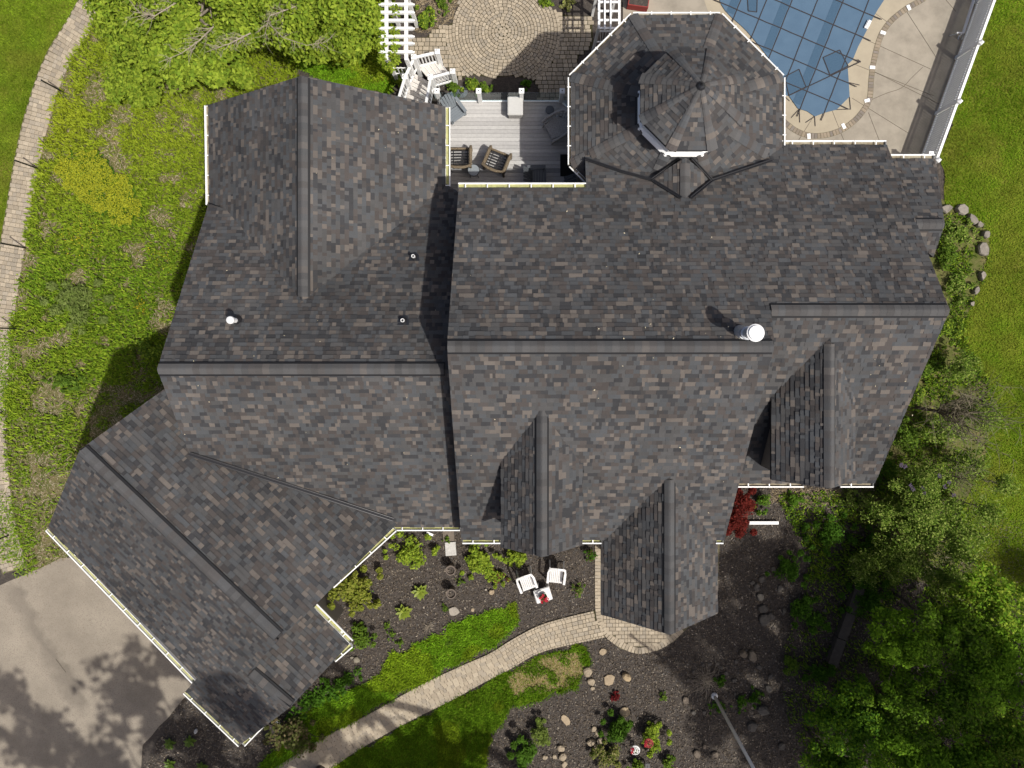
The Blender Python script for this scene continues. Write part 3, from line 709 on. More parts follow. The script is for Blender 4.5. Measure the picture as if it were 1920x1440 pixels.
# ------------------------------------------------------------------ pavers
pav_me = MB().faces([(-.5, -.5, 0), (.5, -.5, 0), (.5, .5, 0), (-.5, .5, 0), (-.5, -.5, .8), (.5, -.5, .8), (.5, .5, .8), (-.5, .5, .8), (-.45, -.45, 1), (.45, -.45, 1), (.45, .45, 1), (-.45, .45, 1)],
                    [(0, 1, 5, 4), (1, 2, 6, 5), (2, 3, 7, 6), (3, 0, 4, 7), (4, 5, 9, 8), (5, 6, 10, 9), (6, 7, 11, 10), (7, 4, 8, 11), (8, 9, 10, 11)])
pav_src = pav_me; pav_data = pav_me.mesh('paver', 'paver_piece')
PCOLS = [(0.325, 0.272, 0.198), (0.30, 0.252, 0.184), (0.345, 0.292, 0.215), (0.285, 0.245, 0.187)]
def lay(items, name, parent, base_z, maxn=300, cols=PCOLS, cast=0.15):
    """items: (x, y, length, width, rot). The largest in view are pieces of their own, the rest one mass."""
    items = [it for it in items if it[2] > 0.03 and it[3] > 0.03]
    vis = sorted([it for it in items if in_frame(it[0], it[1], 0, 4)], key=lambda it: -it[2]*it[3])
    single = set(id(it) for it in vis[:maxn]); rest = MB()
    for it in items:
        x, y, l_, w_, r = it; c = jit(random.choice(cols), cast); hz = 0.035+random.uniform(-0.004, 0.004)
        M = Matrix.Translation((x, y, base_z)) @ Matrix.Rotation(r, 4, 'Z') @ Matrix.Diagonal((l_, w_, hz, 1))
        if id(it) in single:
            ob = bpy.data.objects.new(name, pav_data); COL.objects.link(ob); ob.parent = parent; ob.matrix_basis = M; ob.color = (*c, 1)
        else: rest.faces([M @ Vector(v) for v in pav_src.v], pav_src.f, c)
    if rest.f:
        o = rest.build(name+'s', 'paver', parent, tone=True); o['kind'] = 'stuff'
def along(line, step, fn):
    """walk a polyline (world xy), call fn(x, y, angle, s) every step"""
    acc = 0; s = 0
    for (x0, y0), (x1, y1) in zip(line, line[1:]):
        L = math.hypot(x1-x0, y1-y0); a = math.atan2(y1-y0, x1-x0)
        while acc <= L:
            t = acc/L if L else 0; fn(x0+(x1-x0)*t, y0+(y1-y0)*t, a, s+acc); acc += step
        acc -= L; s += L
def ribbon(line, half):
    l, r = [], []
    for i, p in enumerate(line):
        a = line[max(i-1, 0)]; b = line[min(i+1, len(line)-1)]; dx, dy = b[0]-a[0], b[1]-a[1]; L = math.hypot(dx, dy) or 1
        h = half if not isinstance(half, list) else half[i]
        l.append((p[0]-dy/L*h, p[1]+dx/L*h)); r.append((p[0]+dy/L*h, p[1]-dx/L*h))
    return l+r[::-1]
# side path on the left
PL_ = [GP(u, v)[:2] for u, v in PATH_L]
path1 = sheet('path', ribbon(PL_, 0.50), 0.010, 'joint_sand')
items = []; row = [0]
def fn(x, y, a, s):
    row[0] += 1; off = 0.085 if row[0] % 2 else 0.0
    k = -0.47+off*0.5
    while k < 0.47:
        wd = random.choice((0.15, 0.19, 0.22)); wd = min(wd, 0.48-k)
        if wd > 0.06: items.append((x-math.sin(a)*(k+wd/2), y+math.cos(a)*(k+wd/2), 0.152, wd-0.010, a+random.uniform(-.02, .02)))
        k += wd
along(PL_, 0.162, fn); lay(items, 'paver', path1, 0.010, 300)
# front walk and round stoop
UP = [(517, 1440), (605, 1385), (687, 1342), (730, 1317), (797, 1280), (867, 1247), (917, 1225), (960, 1198), (1010, 1172), (1060, 1157), (1115, 1144)]
LO = [(625, 1437), (667, 1407), (755, 1357), (850, 1310), (905, 1280), (960, 1252), (997, 1230), (1035, 1216), (1085, 1205), (1135, 1194)]
def resample(P, n):
    P = smooth_line(P, 10); L = [0]
    for a, b in zip(P, P[1:]): L.append(L[-1]+math.hypot(b[0]-a[0], b[1]-a[1]))
    out = []; j = 0
    for i in range(n):
        t = L[-1]*i/(n-1)
        while j < len(L)-2 and L[j+1] < t: j += 1
        q = (t-L[j])/max(L[j+1]-L[j], 1e-9); out.append((P[j][0]+(P[j+1][0]-P[j][0])*q, P[j][1]+(P[j+1][1]-P[j][1])*q))
    return out
UPW = resample(G2([(420, 1500)]+UP), 44); LOW = resample(G2([(545, 1500)]+LO), 44)
STOOP_C = GP(1200, 1130)[:2]
stoop_px = [(1116, 1010), (1127, 1010), (1350, 1010), (1345, 1120), (1283, 1184), (1262, 1204), (1232, 1220), (1196, 1226), (1162, 1216), (1135, 1194), (1119, 1165), (1116, 1140)]
walk = sheet('front_walk', UPW+LOW[::-1], 0.014, 'joint_dark')
stoop = sheet('porch_paving', G2(stoop_px), 0.010, 'joint_sand')
items = []
def wmid(f, t):
    f = min(max(f, 0), 42.999); i = int(f); q = f-i
    a = Vector(UPW[i]).lerp(Vector(UPW[i+1]), q); b = Vector(LOW[i]).lerp(Vector(LOW[i+1]), q); return a.lerp(b, t)
WL = sum((wmid(i, 0.5)-wmid(i+1, 0.5)).length for i in range(43)); WW = (wmid(22, 0)-wmid(22, 1)).length
lanes = [0, 0.115/WW]; nin = 6
for k in range(1, nin+1): lanes.append(0.115/WW+(1-0.23/WW)*k/nin)
lanes.append(1.0)
for li, (t0, t1) in enumerate(zip(lanes, lanes[1:])):
    d = -random.uniform(0, 0.2)
    while d < WL:
        ln = random.choice((0.115, 0.17, 0.225, 0.225)) if 0 < li < len(lanes)-2 else 0.12
        f = (d+ln/2)/WL*43; d += ln
        if f < 0 or f > 43: continue
        c = wmid(f, (t0+t1)/2); e_ = wmid(f+0.3, (t0+t1)/2)-wmid(f-0.3, (t0+t1)/2); wd = (wmid(f, t0)-wmid(f, t1)).length
        loc = e_.length/(min(f+0.3, 43)-max(f-0.3, 0))*43/WL
        items.append((c.x, c.y, ln*loc-0.012, wd-0.012, math.atan2(e_.y, e_.x)+random.uniform(-.012, .012)))
lay(items, 'paver', walk, 0.014, 300, cast=0.1)
# stoop: soldier border and basket weave inside
items = []
edge = smooth_line(G2([(1121, 1012), (1121, 1060), (1121, 1110), (1122, 1145), (1128, 1172), (1142, 1192), (1165, 1208), (1196, 1219), (1230, 1213), (1256, 1199), (1277, 1180)]), 8)
along(edge, 0.125, lambda x, y, a, s: items.append((x, y, 0.115, 0.23, a)))
pl = G2([(1124, 1010), (1124, 1142), (1130, 1170), (1144, 1191), (1168, 1206), (1197, 1217), (1230, 1211), (1256, 1197), (1276, 1178), (1345, 1110), (1345, 1010)])
y = GP(0, 1215)[1]; r = 0
while y < GP(0, 1010)[1]:
    x = GP(1120, 0)[0]+(0.11 if r % 2 else 0)
    while x < GP(1350, 0)[0]:
        if inside(pl, x, y) and not (y < GP(0, 1150)[1] and not inside(pl, x+0.02, y-0.04)):
            if random.random() < 0.6: items.append((x, y, 0.215, 0.135, 0))
            else: items.append((x-0.055, y, 0.105, 0.135, 0)); items.append((x+0.055, y, 0.105, 0.135, 0))
        x += 0.226
    y += 0.146; r += 1
lay(items, 'paver', stoop, 0.010, 300, cast=0.1)
# patio: rings round a centre, courses beside it
CX, CY = GP(943, 60)[:2]
patio_px = [(752, 72), (800, 70), (815, 52), (842, 46), (852, 40), (862, 0), (880, -80), (1025, -80), (1022, 10), (1045, 25), (1075, 30), (1110, 30), (1112, 85), (1085, 105), (1078, 135), (1100, 190), (1005, 190), (1012, 165), (995, 148), (960, 142), (925, 146), (905, 143), (880, 140), (862, 150), (830, 118), (795, 105), (760, 100)]
patio = sheet('patio', G2(patio_px), 0.010, 'joint_dark')
pp = G2(patio_px); items = [(CX, CY, 0.13, 0.13, 0.4)]
r = 0.13
for ring in range(17):
    n = max(6, int(2*math.pi*r/0.165)); ph = random.random()
    for k in range(n):
        t = 2*math.pi*(k+ph)/n; x = CX+r*math.cos(t); y = CY+r*math.sin(t)
        if inside(pp, x, y): items.append((x, y, 0.109, 2*math.pi*r/n-0.016, t))
    r += 0.123
RO = r-0.06; y = GP(0, 195)[1]; items2 = []
while y < GP(0, -80)[1]:
    x = GP(745, 0)[0]+random.uniform(0, 0.15)
    while x < GP(1115, 0)[0]:
        ln = random.choice((0.15, 0.2, 0.24)); xc = x+ln/2; x += ln
        if inside(pp, xc, y) and math.hypot(xc-CX, y-CY) > RO-0.06: items2.append((xc, y, ln-0.018, 0.142, random.uniform(-.02, .02)))
    y += 0.16
lay(items, 'paver', patio, 0.010, 180, cast=0.12); lay(items2, 'paver', patio, -0.001, 120, cast=0.12)

# ------------------------------------------------------------------ POOL
pd = [(1168, -300), (1168, 120), (1180, 330), (1720, 330), (1728, 295), (1832, 10), (1905, -200), (1905, -300)]
pool_deck = sheet('pool_deck', G2(pd), 0.012, 'concrete')
cover_px = smooth_line([(1340, -60), (1352, 10), (1400, 60), (1440, 110), (1460, 150), (1462, 172)], 5)+[(1470, 180), (1478, 180), (1495, 204), (1512, 209), (1527, 219), (1545, 212), (1568, 206), (1592, 182), (1590, 150), (1588, 122), (1598, 113)]+smooth_line([(1608, 88), (1622, 62), (1640, 27), (1660, -5), (1690, -60)], 4)
sheet('pool_apron', G2(smooth_line([(1300, -60), (1350, 80), (1400, 150), (1440, 200), (1467, 226), (1490, 244), (1515, 254), (1545, 254), (1575, 245), (1600, 228), (1618, 208), (1630, 185), (1633, 150), (1637, 120), (1645, 85), (1655, 60), (1672, 38), (1700, 16), (1735, -5), (1770, -40)], 4)+[(1770, -200), (1300, -200)]), 0.0145, 'concrete_apron')
def cover_mat():
    m = bpy.data.materials.new('pool_cover_blue'); MATS['pool_cover_blue'] = m; m.use_nodes = True
    n = m.node_tree.nodes; l = m.node_tree.links; p = n['Principled BSDF']; p.inputs['Roughness'].default_value = 0.75
    g = n.new('ShaderNodeNewGeometry'); no = n.new('ShaderNodeTexNoise'); no.inputs['Scale'].default_value = 2.0; no.inputs['Detail'].default_value = 8
    l.new(g.outputs['Position'], no.inputs['Vector'])
    n2 = n.new('ShaderNodeTexNoise'); n2.inputs['Scale'].default_value = 90; l.new(g.outputs['Position'], n2.inputs['Vector'])
    ad = n.new('ShaderNodeMath'); ad.operation = 'ADD'; l.new(no.outputs['Fac'], ad.inputs[0]); l.new(n2.outputs['Fac'], ad.inputs[1])
    mr = n.new('ShaderNodeMapRange'); mr.inputs[1].default_value = 0.6; mr.inputs[2].default_value = 1.4; l.new(ad.outputs[0], mr.inputs[0])
    mx_ = n.new('ShaderNodeMix'); mx_.data_type = 'RGBA'; mx_.inputs[6].default_value = (0.042, 0.088, 0.145, 1); mx_.inputs[7].default_value = (0.064, 0.120, 0.183, 1)
    l.new(mr.outputs[0], mx_.inputs[0]); l.new(mx_.outputs[2], p.inputs['Base Color'])
cover_mat()
mat('pool_cover_dark', (0.034, 0.074, 0.122), 0.75, col2=(0.044, 0.090, 0.142), scale=30)
cover = empty('pool_cover', GP(1520, 90, 0.03), 0, 'blue mesh safety cover strapped over the swimming pool', 'pool cover')
CW_ = G2(cover_px); cz = 0.05
MB().prism(CW_, 0.016, cz).build('cover_sheet', 'pool_cover_blue', cover, world=True)
O_ = Vector(GP(1504, 72)[:2]+(0,)); A_ = Vector(GP(1545, 89.5)[:2]+(0,))-O_; B_ = Vector(GP(1487.5, 113.4)[:2]+(0,))-O_
def spans(p, d, lo=-9, hi=9, st=0.02):
    out = []; cur = None; t = lo
    while t < hi:
        q = p+d*t; ok = inside(CW_, q.x, q.y)
        if ok and cur is None: cur = t
        if not ok and cur is not None: out.append((cur, t)); cur = None
        t += st
    return out
def bandm(p, d, hw, name, mname, z, ext=0.0, t_=0.006):
    for t0, t1 in spans(p, d):
        e = ext/d.length; a = p+d*(t0-e); b = p+d*(t1+e)
        nseg = max(1, int((b-a).length/0.35)); mb = MB(); s = Vector((-d.y, d.x, 0)).normalized()
        pts = [a+(b-a)*(i/nseg)+s*random.uniform(-0.008, 0.008) for i in range(nseg+1)]
        for q0, q1 in zip(pts, pts[1:]): mb.beam((q0.x, q0.y, z), (q1.x, q1.y, z), hw*2, t_)
        mb.build(name, mname, cover, world=True)
for i in range(-8, 6):       # darker blue strips between the straps, in every second gap
    if i % 2 == 0: 
        for t0, t1 in spans(O_+A_*(i+0.78), B_):
            a = O_+A_*(i+0.78)+B_*(t0+0.1); b = O_+A_*(i+0.78)+B_*(t1-0.1)
            if (b-a).length > 0.3: MB().beam((a.x, a.y, cz+0.003), (b.x, b.y, cz+0.003), 0.30, 0.004).build('dark_strip', 'pool_cover_dark', cover, world=True)
for i in range(-8, 6): bandm(O_+A_*i, B_, 0.016, 'strap', 'cover_strap', cz+0.012, 0.30)
for i in range(-8, 6): bandm(O_+B_*i, A_, 0.016, 'strap', 'cover_strap', cz+0.019, 0.30)
def band_px(a, b, hw=0.015, z=cz+0.026):
    a = GP(*a); b = GP(*b); MB().beam((a[0], a[1], z), (b[0], b[1], z), hw*2, 0.006).build('strap', 'cover_strap', cover, world=True)
band_px((1479, 180), (1612, 117)); band_px((1612, 117), (1606, 113))
for patch in ([(1542, 109), (1573, 95), (1589, 125), (1555, 142)], [(1470, 145), (1497, 131), (1510, 164), (1478, 180)], [(1400, -10), (1419, -8), (1418, 24), (1402, 22)]):
    q = G2(patch); MB().prism(q, cz+0.002, cz+0.007).build('cover_patch', 'pool_cover_dark', cover, world=True)
    mb = MB()
    for a, b in zip(q, q[1:]+q[:1]): mb.beam((a[0], a[1], cz+0.014), (b[0], b[1], cz+0.014), 0.03, 0.008)
    mb.build('patch_hem', 'cover_strap', cover, world=True)
for a, b in (((1498, 205), (1483, 221)), ((1498, 205), (1499, 230)), ((1527, 219), (1510, 230)), ((1527, 219), (1528, 237)), ((1565, 206), (1595, 205)), ((1592, 182), (1594, 204)), ((1590, 155), (1611, 160)), ((1467, 178), (1480, 190))): band_px(a, b, 0.014, 0.03)
# border of bricks set into the concrete round the pool
br_px = smooth_line([(1467, 226), (1490, 244), (1515, 254), (1545, 254), (1575, 245), (1600, 228), (1618, 208), (1630, 185), (1633, 150), (1637, 120), (1645, 85), (1655, 60), (1672, 38), (1700, 16), (1735, -5), (1770, -40)], 8)
bl = [GP(u, v)[:2] for u, v in br_px]
border = sheet('pool_border', ribbon(bl, 0.105), 0.0185, 'joint_sand')
items = []; along(bl, 0.118, lambda x, y, a, s: items.append((x, y, 0.108, 0.195, a)))
BR = [(0.225, 0.185, 0.135), (0.20, 0.165, 0.125), (0.18, 0.155, 0.13), (0.245, 0.2, 0.145)]
lay(items, 'brick', border, -0.011, 300, BR, 0.14)
for i, (u, v, a) in enumerate(((1703, 15, -1.0), (1655, 62, 1.2), (1635, 127, 1.5), (1625, 189, 1.4), (1581, 237, -0.9), (1516, 256, 0.0))):
    x, y, _ = GP(u, v); o = MB().box((x, y, 0.031), (0.12, 0.20, 0.022), [0.45, 1.25, 1.5, -1.3, 0.45, 0.05][i]).build('drain_grate', 'white_trim', border)
sk = MB().box(GP(1626, 47, 0.07), (0.14, 0.30, 0.10), -0.45).box(GP(1629, 44, 0.135), (0.11, 0.25, 0.03), -0.45)
tag(sk.build('skimmer_lid', 'white_trim'), 'white plastic skimmer lid at the edge of the blue pool cover', 'skimmer lid')
# control joints of the slab: shallow saw cuts filled dark
mat('slab_joint', (0.10, 0.083, 0.062), 1.0)
for line in ([(1500, 258), (1494, 268)], [(1525, 218), (1498, 262)], [(1575, 247), (1585, 270)], [(1597, 184), (1703, 250)], [(1628, 211), (1650, 268)], [(1600, 120), (1750, 180)], [(1622, 74), (1745, 130)], [(1640, 135), (1760, 195)], [(1697, 18), (1755, 108)], [(1773, 0), (1792, 22)], [(1640, 25), (1668, 45)], [(1560, 208), (1576, 248)]):
    mb = MB()
    for a, b in zip(line, line[1:]):
        a = GP(*a); b = GP(*b); mb.beam((a[0], a[1], 0.0145), (b[0], b[1], 0.0145), 0.016, 0.006)
    mb.build('slab_joint', 'slab_joint', pool_deck)
crk = smooth_line([(1634, 187), (1662, 175), (1690, 165), (1710, 145), (1730, 126)], 4); mb = MB()
for a, b in zip(crk, crk[1:]):
    a = GP(*a); b = GP(*b); mb.beam((a[0], a[1], 0.0136), (b[0], b[1], 0.0136), 0.018, 0.004)
mb.build('crack', 'slab_joint', pool_deck)
# white picket fence beside the pool
fence = empty('picket_fence', GP(1780, 140), 0, 'tall white picket fence along the pool terrace', 'fence')
f0 = Vector(GP(1713, 330)); f1 = Vector(GP(1858, -70)); fd = f1-f0; fl_ = fd.length; fx = fd/fl_; fy = Vector((-fx.y, fx.x, 0)); FH = 1.3
pick = MB().box((0, 0, FH/2), (0.078, 0.02, FH-0.06)).mesh('picket', 'white_paint')
posts_t = []
Lp = 2.22; s = 0.25
while s < fl_: posts_t.append(s); s += Lp
for s in posts_t:
    q = f0+fx*s; pm = MB().box((q.x, q.y, (FH+0.1)/2), (0.13, 0.13, FH+0.1), math.atan2(fx.y, fx.x)).lathe([(0.11, FH+0.1), (0.11, FH+0.13), (0.02, FH+0.2)], 4, (q.x, q.y, 0)); pm.build('post', 'white_paint', fence, world=True)
for s0, s1 in zip(posts_t, posts_t[1:]):
    for zz in (0.12, FH-0.28, FH-0.02):
        a = f0+fx*(s0+0.065); b = f0+fx*(s1-0.065); MB().beam((a.x, a.y, zz), (b.x, b.y, zz), 0.05 if zz < FH-0.1 else 0.085, 0.07 if zz < FH-0.1 else 0.04).build('rail', 'white_paint', fence, world=True)
    s = s0+0.14
    while s < s1-0.1:
        q = f0+fx*s; ob = bpy.data.objects.new('picket', pick); COL.objects.link(ob); ob.parent = fence
        ob.matrix_parent_inverse = Matrix.Translation(-fence.location); ob.location = (q.x, q.y, 0); ob.rotation_euler = (0, 0, math.atan2(fx.y, fx.x)); s += 0.098
q = Vector(GP(1745, 289, 1.3)); mb = MB().box((q.x, q.y, 0.65), (0.14, 0.14, 1.3)).box((q.x, q.y, 1.33), (0.17, 0.17, 0.05)).box((q.x, q.y, 1.37), (0.06, 0.06, 0.03))
tag(mb.build('gate_post', 'white_paint'), 'white square gate post where the picket fence meets the house', 'post')
# cover reel: an aluminium tube lying on stands by the fence
reel = empty('cover_reel', GP(1800, 60), 0, 'long aluminium pool cover reel lying beside the picket fence', 'reel')
a = Vector(GP(1806, 62, 0.5)); b = Vector(GP(1838, -40, 0.5)); MB().tube([a, b], 0.055, 10).build('tube', 'steel', reel, world=True)
for s in (0.02, 0.98):
    q = a+(b-a)*s; mb = MB()
    for dx in (-0.22, 0.22): mb.tube([q, (q.x+dx, q.y-dx*0.3, 0.04)], 0.022, 6)
    mb.build('stand', 'steel', reel, world=True)
q = a; MB().tube([q, q+Vector((-0.20, 0.02, -0.02)), q+Vector((-0.24, -0.0, -0.02))], 0.035, 8).build('crank', 'steel', reel, world=True)
MB().tube([q+Vector((-0.05, -0.02, 0)), q+Vector((-0.18, -0.15, 0.02)), q+Vector((-0.20, -0.24, 0.02))], 0.018, 6).build('crank_handle', 'steel', reel, world=True)

# ------------------------------------------------------------------ DECK AND STAIR
DZ = 2.4
deck = empty('deck', GP(960, 260, 0), 0, 'grey weathered timber deck between the two roof wings', 'deck')
xa, xb = -2.9, 2.5; yN = GP(0, 188, DZ)[1]; yS = 4.02; y = yS; i = 0
dpal = {'l': (0.415, 0.405, 0.385), 'm': (0.36, 0.35, 0.335), 'd': (0.215, 0.215, 0.213)}
pat = 'mmlmdmldmdlmmdmlmmlmmllmlmmlmlmml'
plk = MB().box((0, 0, 0), (1, 1, 1)).mesh('plank', 'wood_deck')
while y < yN-0.02:
    wd = 0.133; wd = min(wd, yN-y)
    ob = bpy.data.objects.new('plank', plk); COL.objects.link(ob); ob.parent = deck; ob.matrix_parent_inverse = Matrix.Translation(-deck.location)
    xe = xb if y < 7.3 else xb-(y-7.3)*0.9
    ob.matrix_basis = Matrix.Translation(((xa+xe)/2, y+wd/2, DZ-0.017)) @ Matrix.Diagonal((xe-xa, wd-0.008, 0.034, 1)); ob.color = (*jit(dpal[pat[i % len(pat)]], 0.07), 1)
    y += wd; i += 1
mb = MB()
for q in np.arange(xa+0.1, xb-1.2, 0.45): mb.box((q, (yS+yN)/2-0.1, DZ-0.13), (0.05, yN-yS-0.3, 0.19))
mb.build('joists', 'timber', deck, world=True)
mb = MB().box(((xa+xb)/2-0.4, yN-0.02, DZ-0.16), (xb-xa-0.9, 0.04, 0.24)); mb.build('rim_board', 'wood_deck', deck, world=True).color = (0.4, 0.38, 0.35, 1)
for q in (-2.5, -0.6, 1.2): MB().box((q, yN-0.35, (DZ-0.26)/2), (0.14, 0.14, DZ-0.26)).build('support', 'timber', deck, world=True)
PX = [826, 901, 978, 1051]; tops = []
for u in PX:
    x, yy, _ = GP(u, 188, DZ); tops.append((x, yy-0.05))
    pb = MB().box((x, yy-0.05, DZ+0.5), (0.13, 0.13, 1.0)); o = pb.build('post', 'white_paint', deck, world=True)
    MB().box((x, yy-0.05, DZ+1.015), (0.17, 0.17, 0.03)).box((x, yy-0.05, DZ+1.04), (0.12, 0.12, 0.02)).build('post_cap', 'white_paint', o)
    MB().lathe([(0.022, DZ+1.05), (0.018, DZ+1.065)], 8, (x, yy-0.05, 0)).build('cap_lamp', 'black_metal', o)
x, yy, _ = GP(1090, 225, DZ); tops.append((x, yy))
for a, b in zip(tops, tops[1:]):
    MB().beam((a[0], a[1], DZ+0.06), (b[0], b[1], DZ+0.06), 0.05, 0.05).build('bottom_rail', 'white_paint', deck, world=True)
    MB().beam((a[0], a[1], DZ+0.48), (b[0], b[1], DZ+0.48), 0.012, 0.78).build('glass_panel', 'clear_glass', deck, world=True)
mb = MB().box(GP(1078, 310, DZ+0.008), (1.0, 0.75, 0.014)); tag(mb.build('door_mat', 'rubber_mat'), 'black rubber door mat in the shaded corner of the deck', 'door mat')
# stair: from a landing down to the patio
stair = empty('stair', GP(800, 150), 0, 'white railed garden stair stepping down from deck to patio', 'stair')
LZ = 0.85
def plank_pts(name, pts, z, th=0.035, c=(0.52, 0.49, 0.45)):
    q = G2(pts, z); o = MB().prism(q, z-th, z).build(name, 'wood_deck', stair, world=True); o.color = (*jit(c, 0.05), 1); return o
for k in range(7):      # landing boards run up to the deck
    f0_, f1_ = k/7, (k+1)/7-0.012
    A0, A1, B0, B1 = Vector((773, 135)), Vector((752, 188)), Vector((812, 158)), Vector((800, 205))
    L0 = A0+(A1-A0)*f0_; L1 = A0+(A1-A0)*f1_; R0 = B0+(B1-B0)*f0_; R1 = B0+(B1-B0)*f1_
    plank_pts('tread', [tuple(L0), tuple(R0), tuple(R1), tuple(L1)], LZ)
s0 = [(784, 124), (813, 160)]; s1 = [(824, 114), (847, 146)]
for k in range(4):
    a0 = Vector(s0[0])+(Vector(s1[0])-Vector(s0[0]))*(k/4); a1 = Vector(s0[0])+(Vector(s1[0])-Vector(s0[0]))*((k+1)/4-0.01)
    b0 = Vector(s0[1])+(Vector(s1[1])-Vector(s0[1]))*(k/4); b1 = Vector(s0[1])+(Vector(s1[1])-Vector(s0[1]))*((k+1)/4-0.01)
    z = LZ-0.17*(k+1)
    plank_pts('tread', [tuple(a0), tuple(a1), tuple(b1), tuple(b0)], z)
    q = G2([tuple(a1), tuple(b1)], z); MB().beam((q[0][0], q[0][1], z/2), (q[1][0], q[1][1], z/2), 0.03, max(0.03, z)).build('riser', 'white_paint', stair, world=True)
for k in range(8):      # flight from the landing up to the deck
    z = LZ+0.19*(k+1)
    if z > DZ: break
    f = 1+k*0.2; L0 = Vector((752, 188))+Vector((-8, 20))*f*0.8; R0 = Vector((800, 205))+Vector((-8, 20))*f*0.8
    q = G2([tuple(L0), tuple(R0), tuple(R0+Vector((-6, 17))), tuple(L0+Vector((-6, 17)))], LZ); MB().prism(q, z-0.035, z).build('tread', 'wood_deck', stair, world=True).color = (0.42, 0.4, 0.36, 1)
def rail_run(px, z0, z1, hh=0.95, nb=6):
    """railing with square posts at both ends; px are where the post tops show"""
    a = Vector(GP(*px[0], z0+hh)); b = Vector(GP(*px[1], z1+hh)); r = []
    MB().beam(a-Vector((0, 0, 0.06)), b-Vector((0, 0, 0.06)), 0.09, 0.06).build('handrail', 'white_paint', stair, world=True)
    MB().beam(a-Vector((0, 0, hh-0.12)), b-Vector((0, 0, hh-0.12)), 0.06, 0.07).build('bottom_rail', 'white_paint', stair, world=True)
    for k in range(1, nb+1):
        q = a+(b-a)*(k/(nb+1)); MB().box((q.x, q.y, q.z-hh/2), (0.04, 0.04, hh-0.15)).build('baluster', 'white_paint', stair, world=True)
def newel(px, z0, hh=1.05, base=0.0):
    x, y, z = GP(*px, z0+hh); o = MB().box((x, y, (base+z0+hh)/2), (0.14, 0.14, z0+hh-base)).build('newel_post', 'white_paint', stair, world=True)
    MB().box((x, y, z0+hh+0.015), (0.18, 0.18, 0.04)).lathe([(0.10, 0.035), (0.02, 0.09)], 4, (x, y, z0+hh)).build('post_cap', 'white_paint', o)
newel((820, 97), 0.1); newel((776, 107), LZ); newel((759, 144), LZ); newel((849, 134), 0.1); newel((807, 145), LZ)
rail_run([(776, 107), (820, 97)], LZ-0.1, 0.05); rail_run([(807, 145), (849, 134)], LZ-0.1, 0.05); rail_run([(776, 107), (759, 144)], LZ, LZ, nb=5)
rail_run([(759, 144), (745, 190)], LZ, LZ+0.5, nb=6); rail_run([(807, 145), (798, 195)], LZ, LZ+0.5, nb=6)
MB().beam(GP(815, 163, 0.4), GP(850, 150, 0.1), 0.04, 0.3).build('stringer', 'timber', stair, world=True)

# ------------------------------------------------------------------ ARBOURS
arb = empty('pergola', GP(745, 60), 0, 'long white slatted pergola over the patio entrance with creeper on it', 'pergola')
AZ = 2.4
for u in (725, 762):
    MB().beam(GP(u, -60, AZ), GP(u, 114, AZ), 0.11, 0.14).build('beam', 'white_paint', arb, world=True)
for i, v in enumerate((-20, -6, 9, 24, 39, 54, 69, 82, 98)):
    a = Vector(GP(714, v, AZ+0.1)); b = Vector(GP(774, v, AZ+0.1)); MB().beam(a, b, 0.085, 0.12).beam(b, b+Vector((0.06, 0, -0.01)), 0.05, 0.08).beam(a, a+Vector((-0.06, 0, -0.01)), 0.05, 0.08).build('rafter', 'white_paint', arb, world=True)
for u, v in ((725, 108), (762, 110), (725, -10), (762, -10)):
    x, y, _ = GP(u, v, AZ); MB().box((x, y, AZ/2-0.04), (0.12, 0.12, AZ-0.08)).build('post', 'white_paint', arb, world=True)
la = MB(); x0, y0, _ = GP(725, 108, AZ); x1, _, _ = GP(762, 108, AZ)
for z in (0.5, 1.0, 1.5): la.beam((x0+0.06, y0, z), (x1-0.06, y0, z), 0.03, 0.03)
for q in (0.3, 0.5, 0.7): la.beam((x0+(x1-x0)*q, y0, 0.45), (x0+(x1-x0)*q, y0, 1.55), 0.03, 0.03)
la.build('side_lattice', 'white_paint', arb, world=True)
ar2 = empty('arbor', GP(1140, 40), 0, 'white garden arbor with an open grid top beside the tower', 'arbor')
AZ2 = 2.3
for u in (1123, 1161): MB().beam(GP(u, -40, AZ2), GP(u, 52, AZ2), 0.075, 0.10).build('beam', 'white_paint', ar2, world=True)
for u in (1134, 1145): MB().beam(GP(u, -40, AZ2+0.12), GP(u, 56, AZ2+0.12), 0.05, 0.06).build('grid_bar', 'white_paint', ar2, world=True)
for v in (-31, -14, 4, 21, 38, 53): MB().beam(GP(1122, v, AZ2+0.06), GP(1162, v, AZ2+0.06), 0.065, 0.06).build('rafter', 'white_paint', ar2, world=True)
for u, v in ((1123, 50), (1161, 50), (1123, -30), (1161, -30)):
    x, y, _ = GP(u, v, AZ2); MB().box((x, y, AZ2/2-0.03), (0.09, 0.09, AZ2-0.06)).build('post', 'white_paint', ar2, world=True)
x0, y0, _ = GP(1123, 50, AZ2); x1 = GP(1161, 50, AZ2)[0]; la = MB()
for z in (0.25, 1.1, 1.95): la.beam((x0+0.04, y0, z), (x1-0.04, y0, z), 0.04, 0.045)
for k in range(6):
    q = (k+0.7)/6.4; bulge = [(x0+(x1-x0)*(0.5+(q-0.5)*(0.55+0.45*abs(2*t-1))), y0, 0.27+1.66*t) for t in np.linspace(0, 1, 9)]
    la.tube(bulge, 0.011, 5)
la.build('side_lattice', 'white_paint', ar2, world=True)

# crack in the driveway
crk = [(105, 1235), (111, 1243), (116, 1250), (124, 1260)]; mb = MB()
for a, b in zip(crk, crk[1:]):
    a = GP(*a); b = GP(*b); mb.beam((a[0], a[1], 0.0136), (b[0], b[1], 0.0136), 0.03, 0.004)
tag(mb.build('crack', 'slab_joint'), kind='structure')
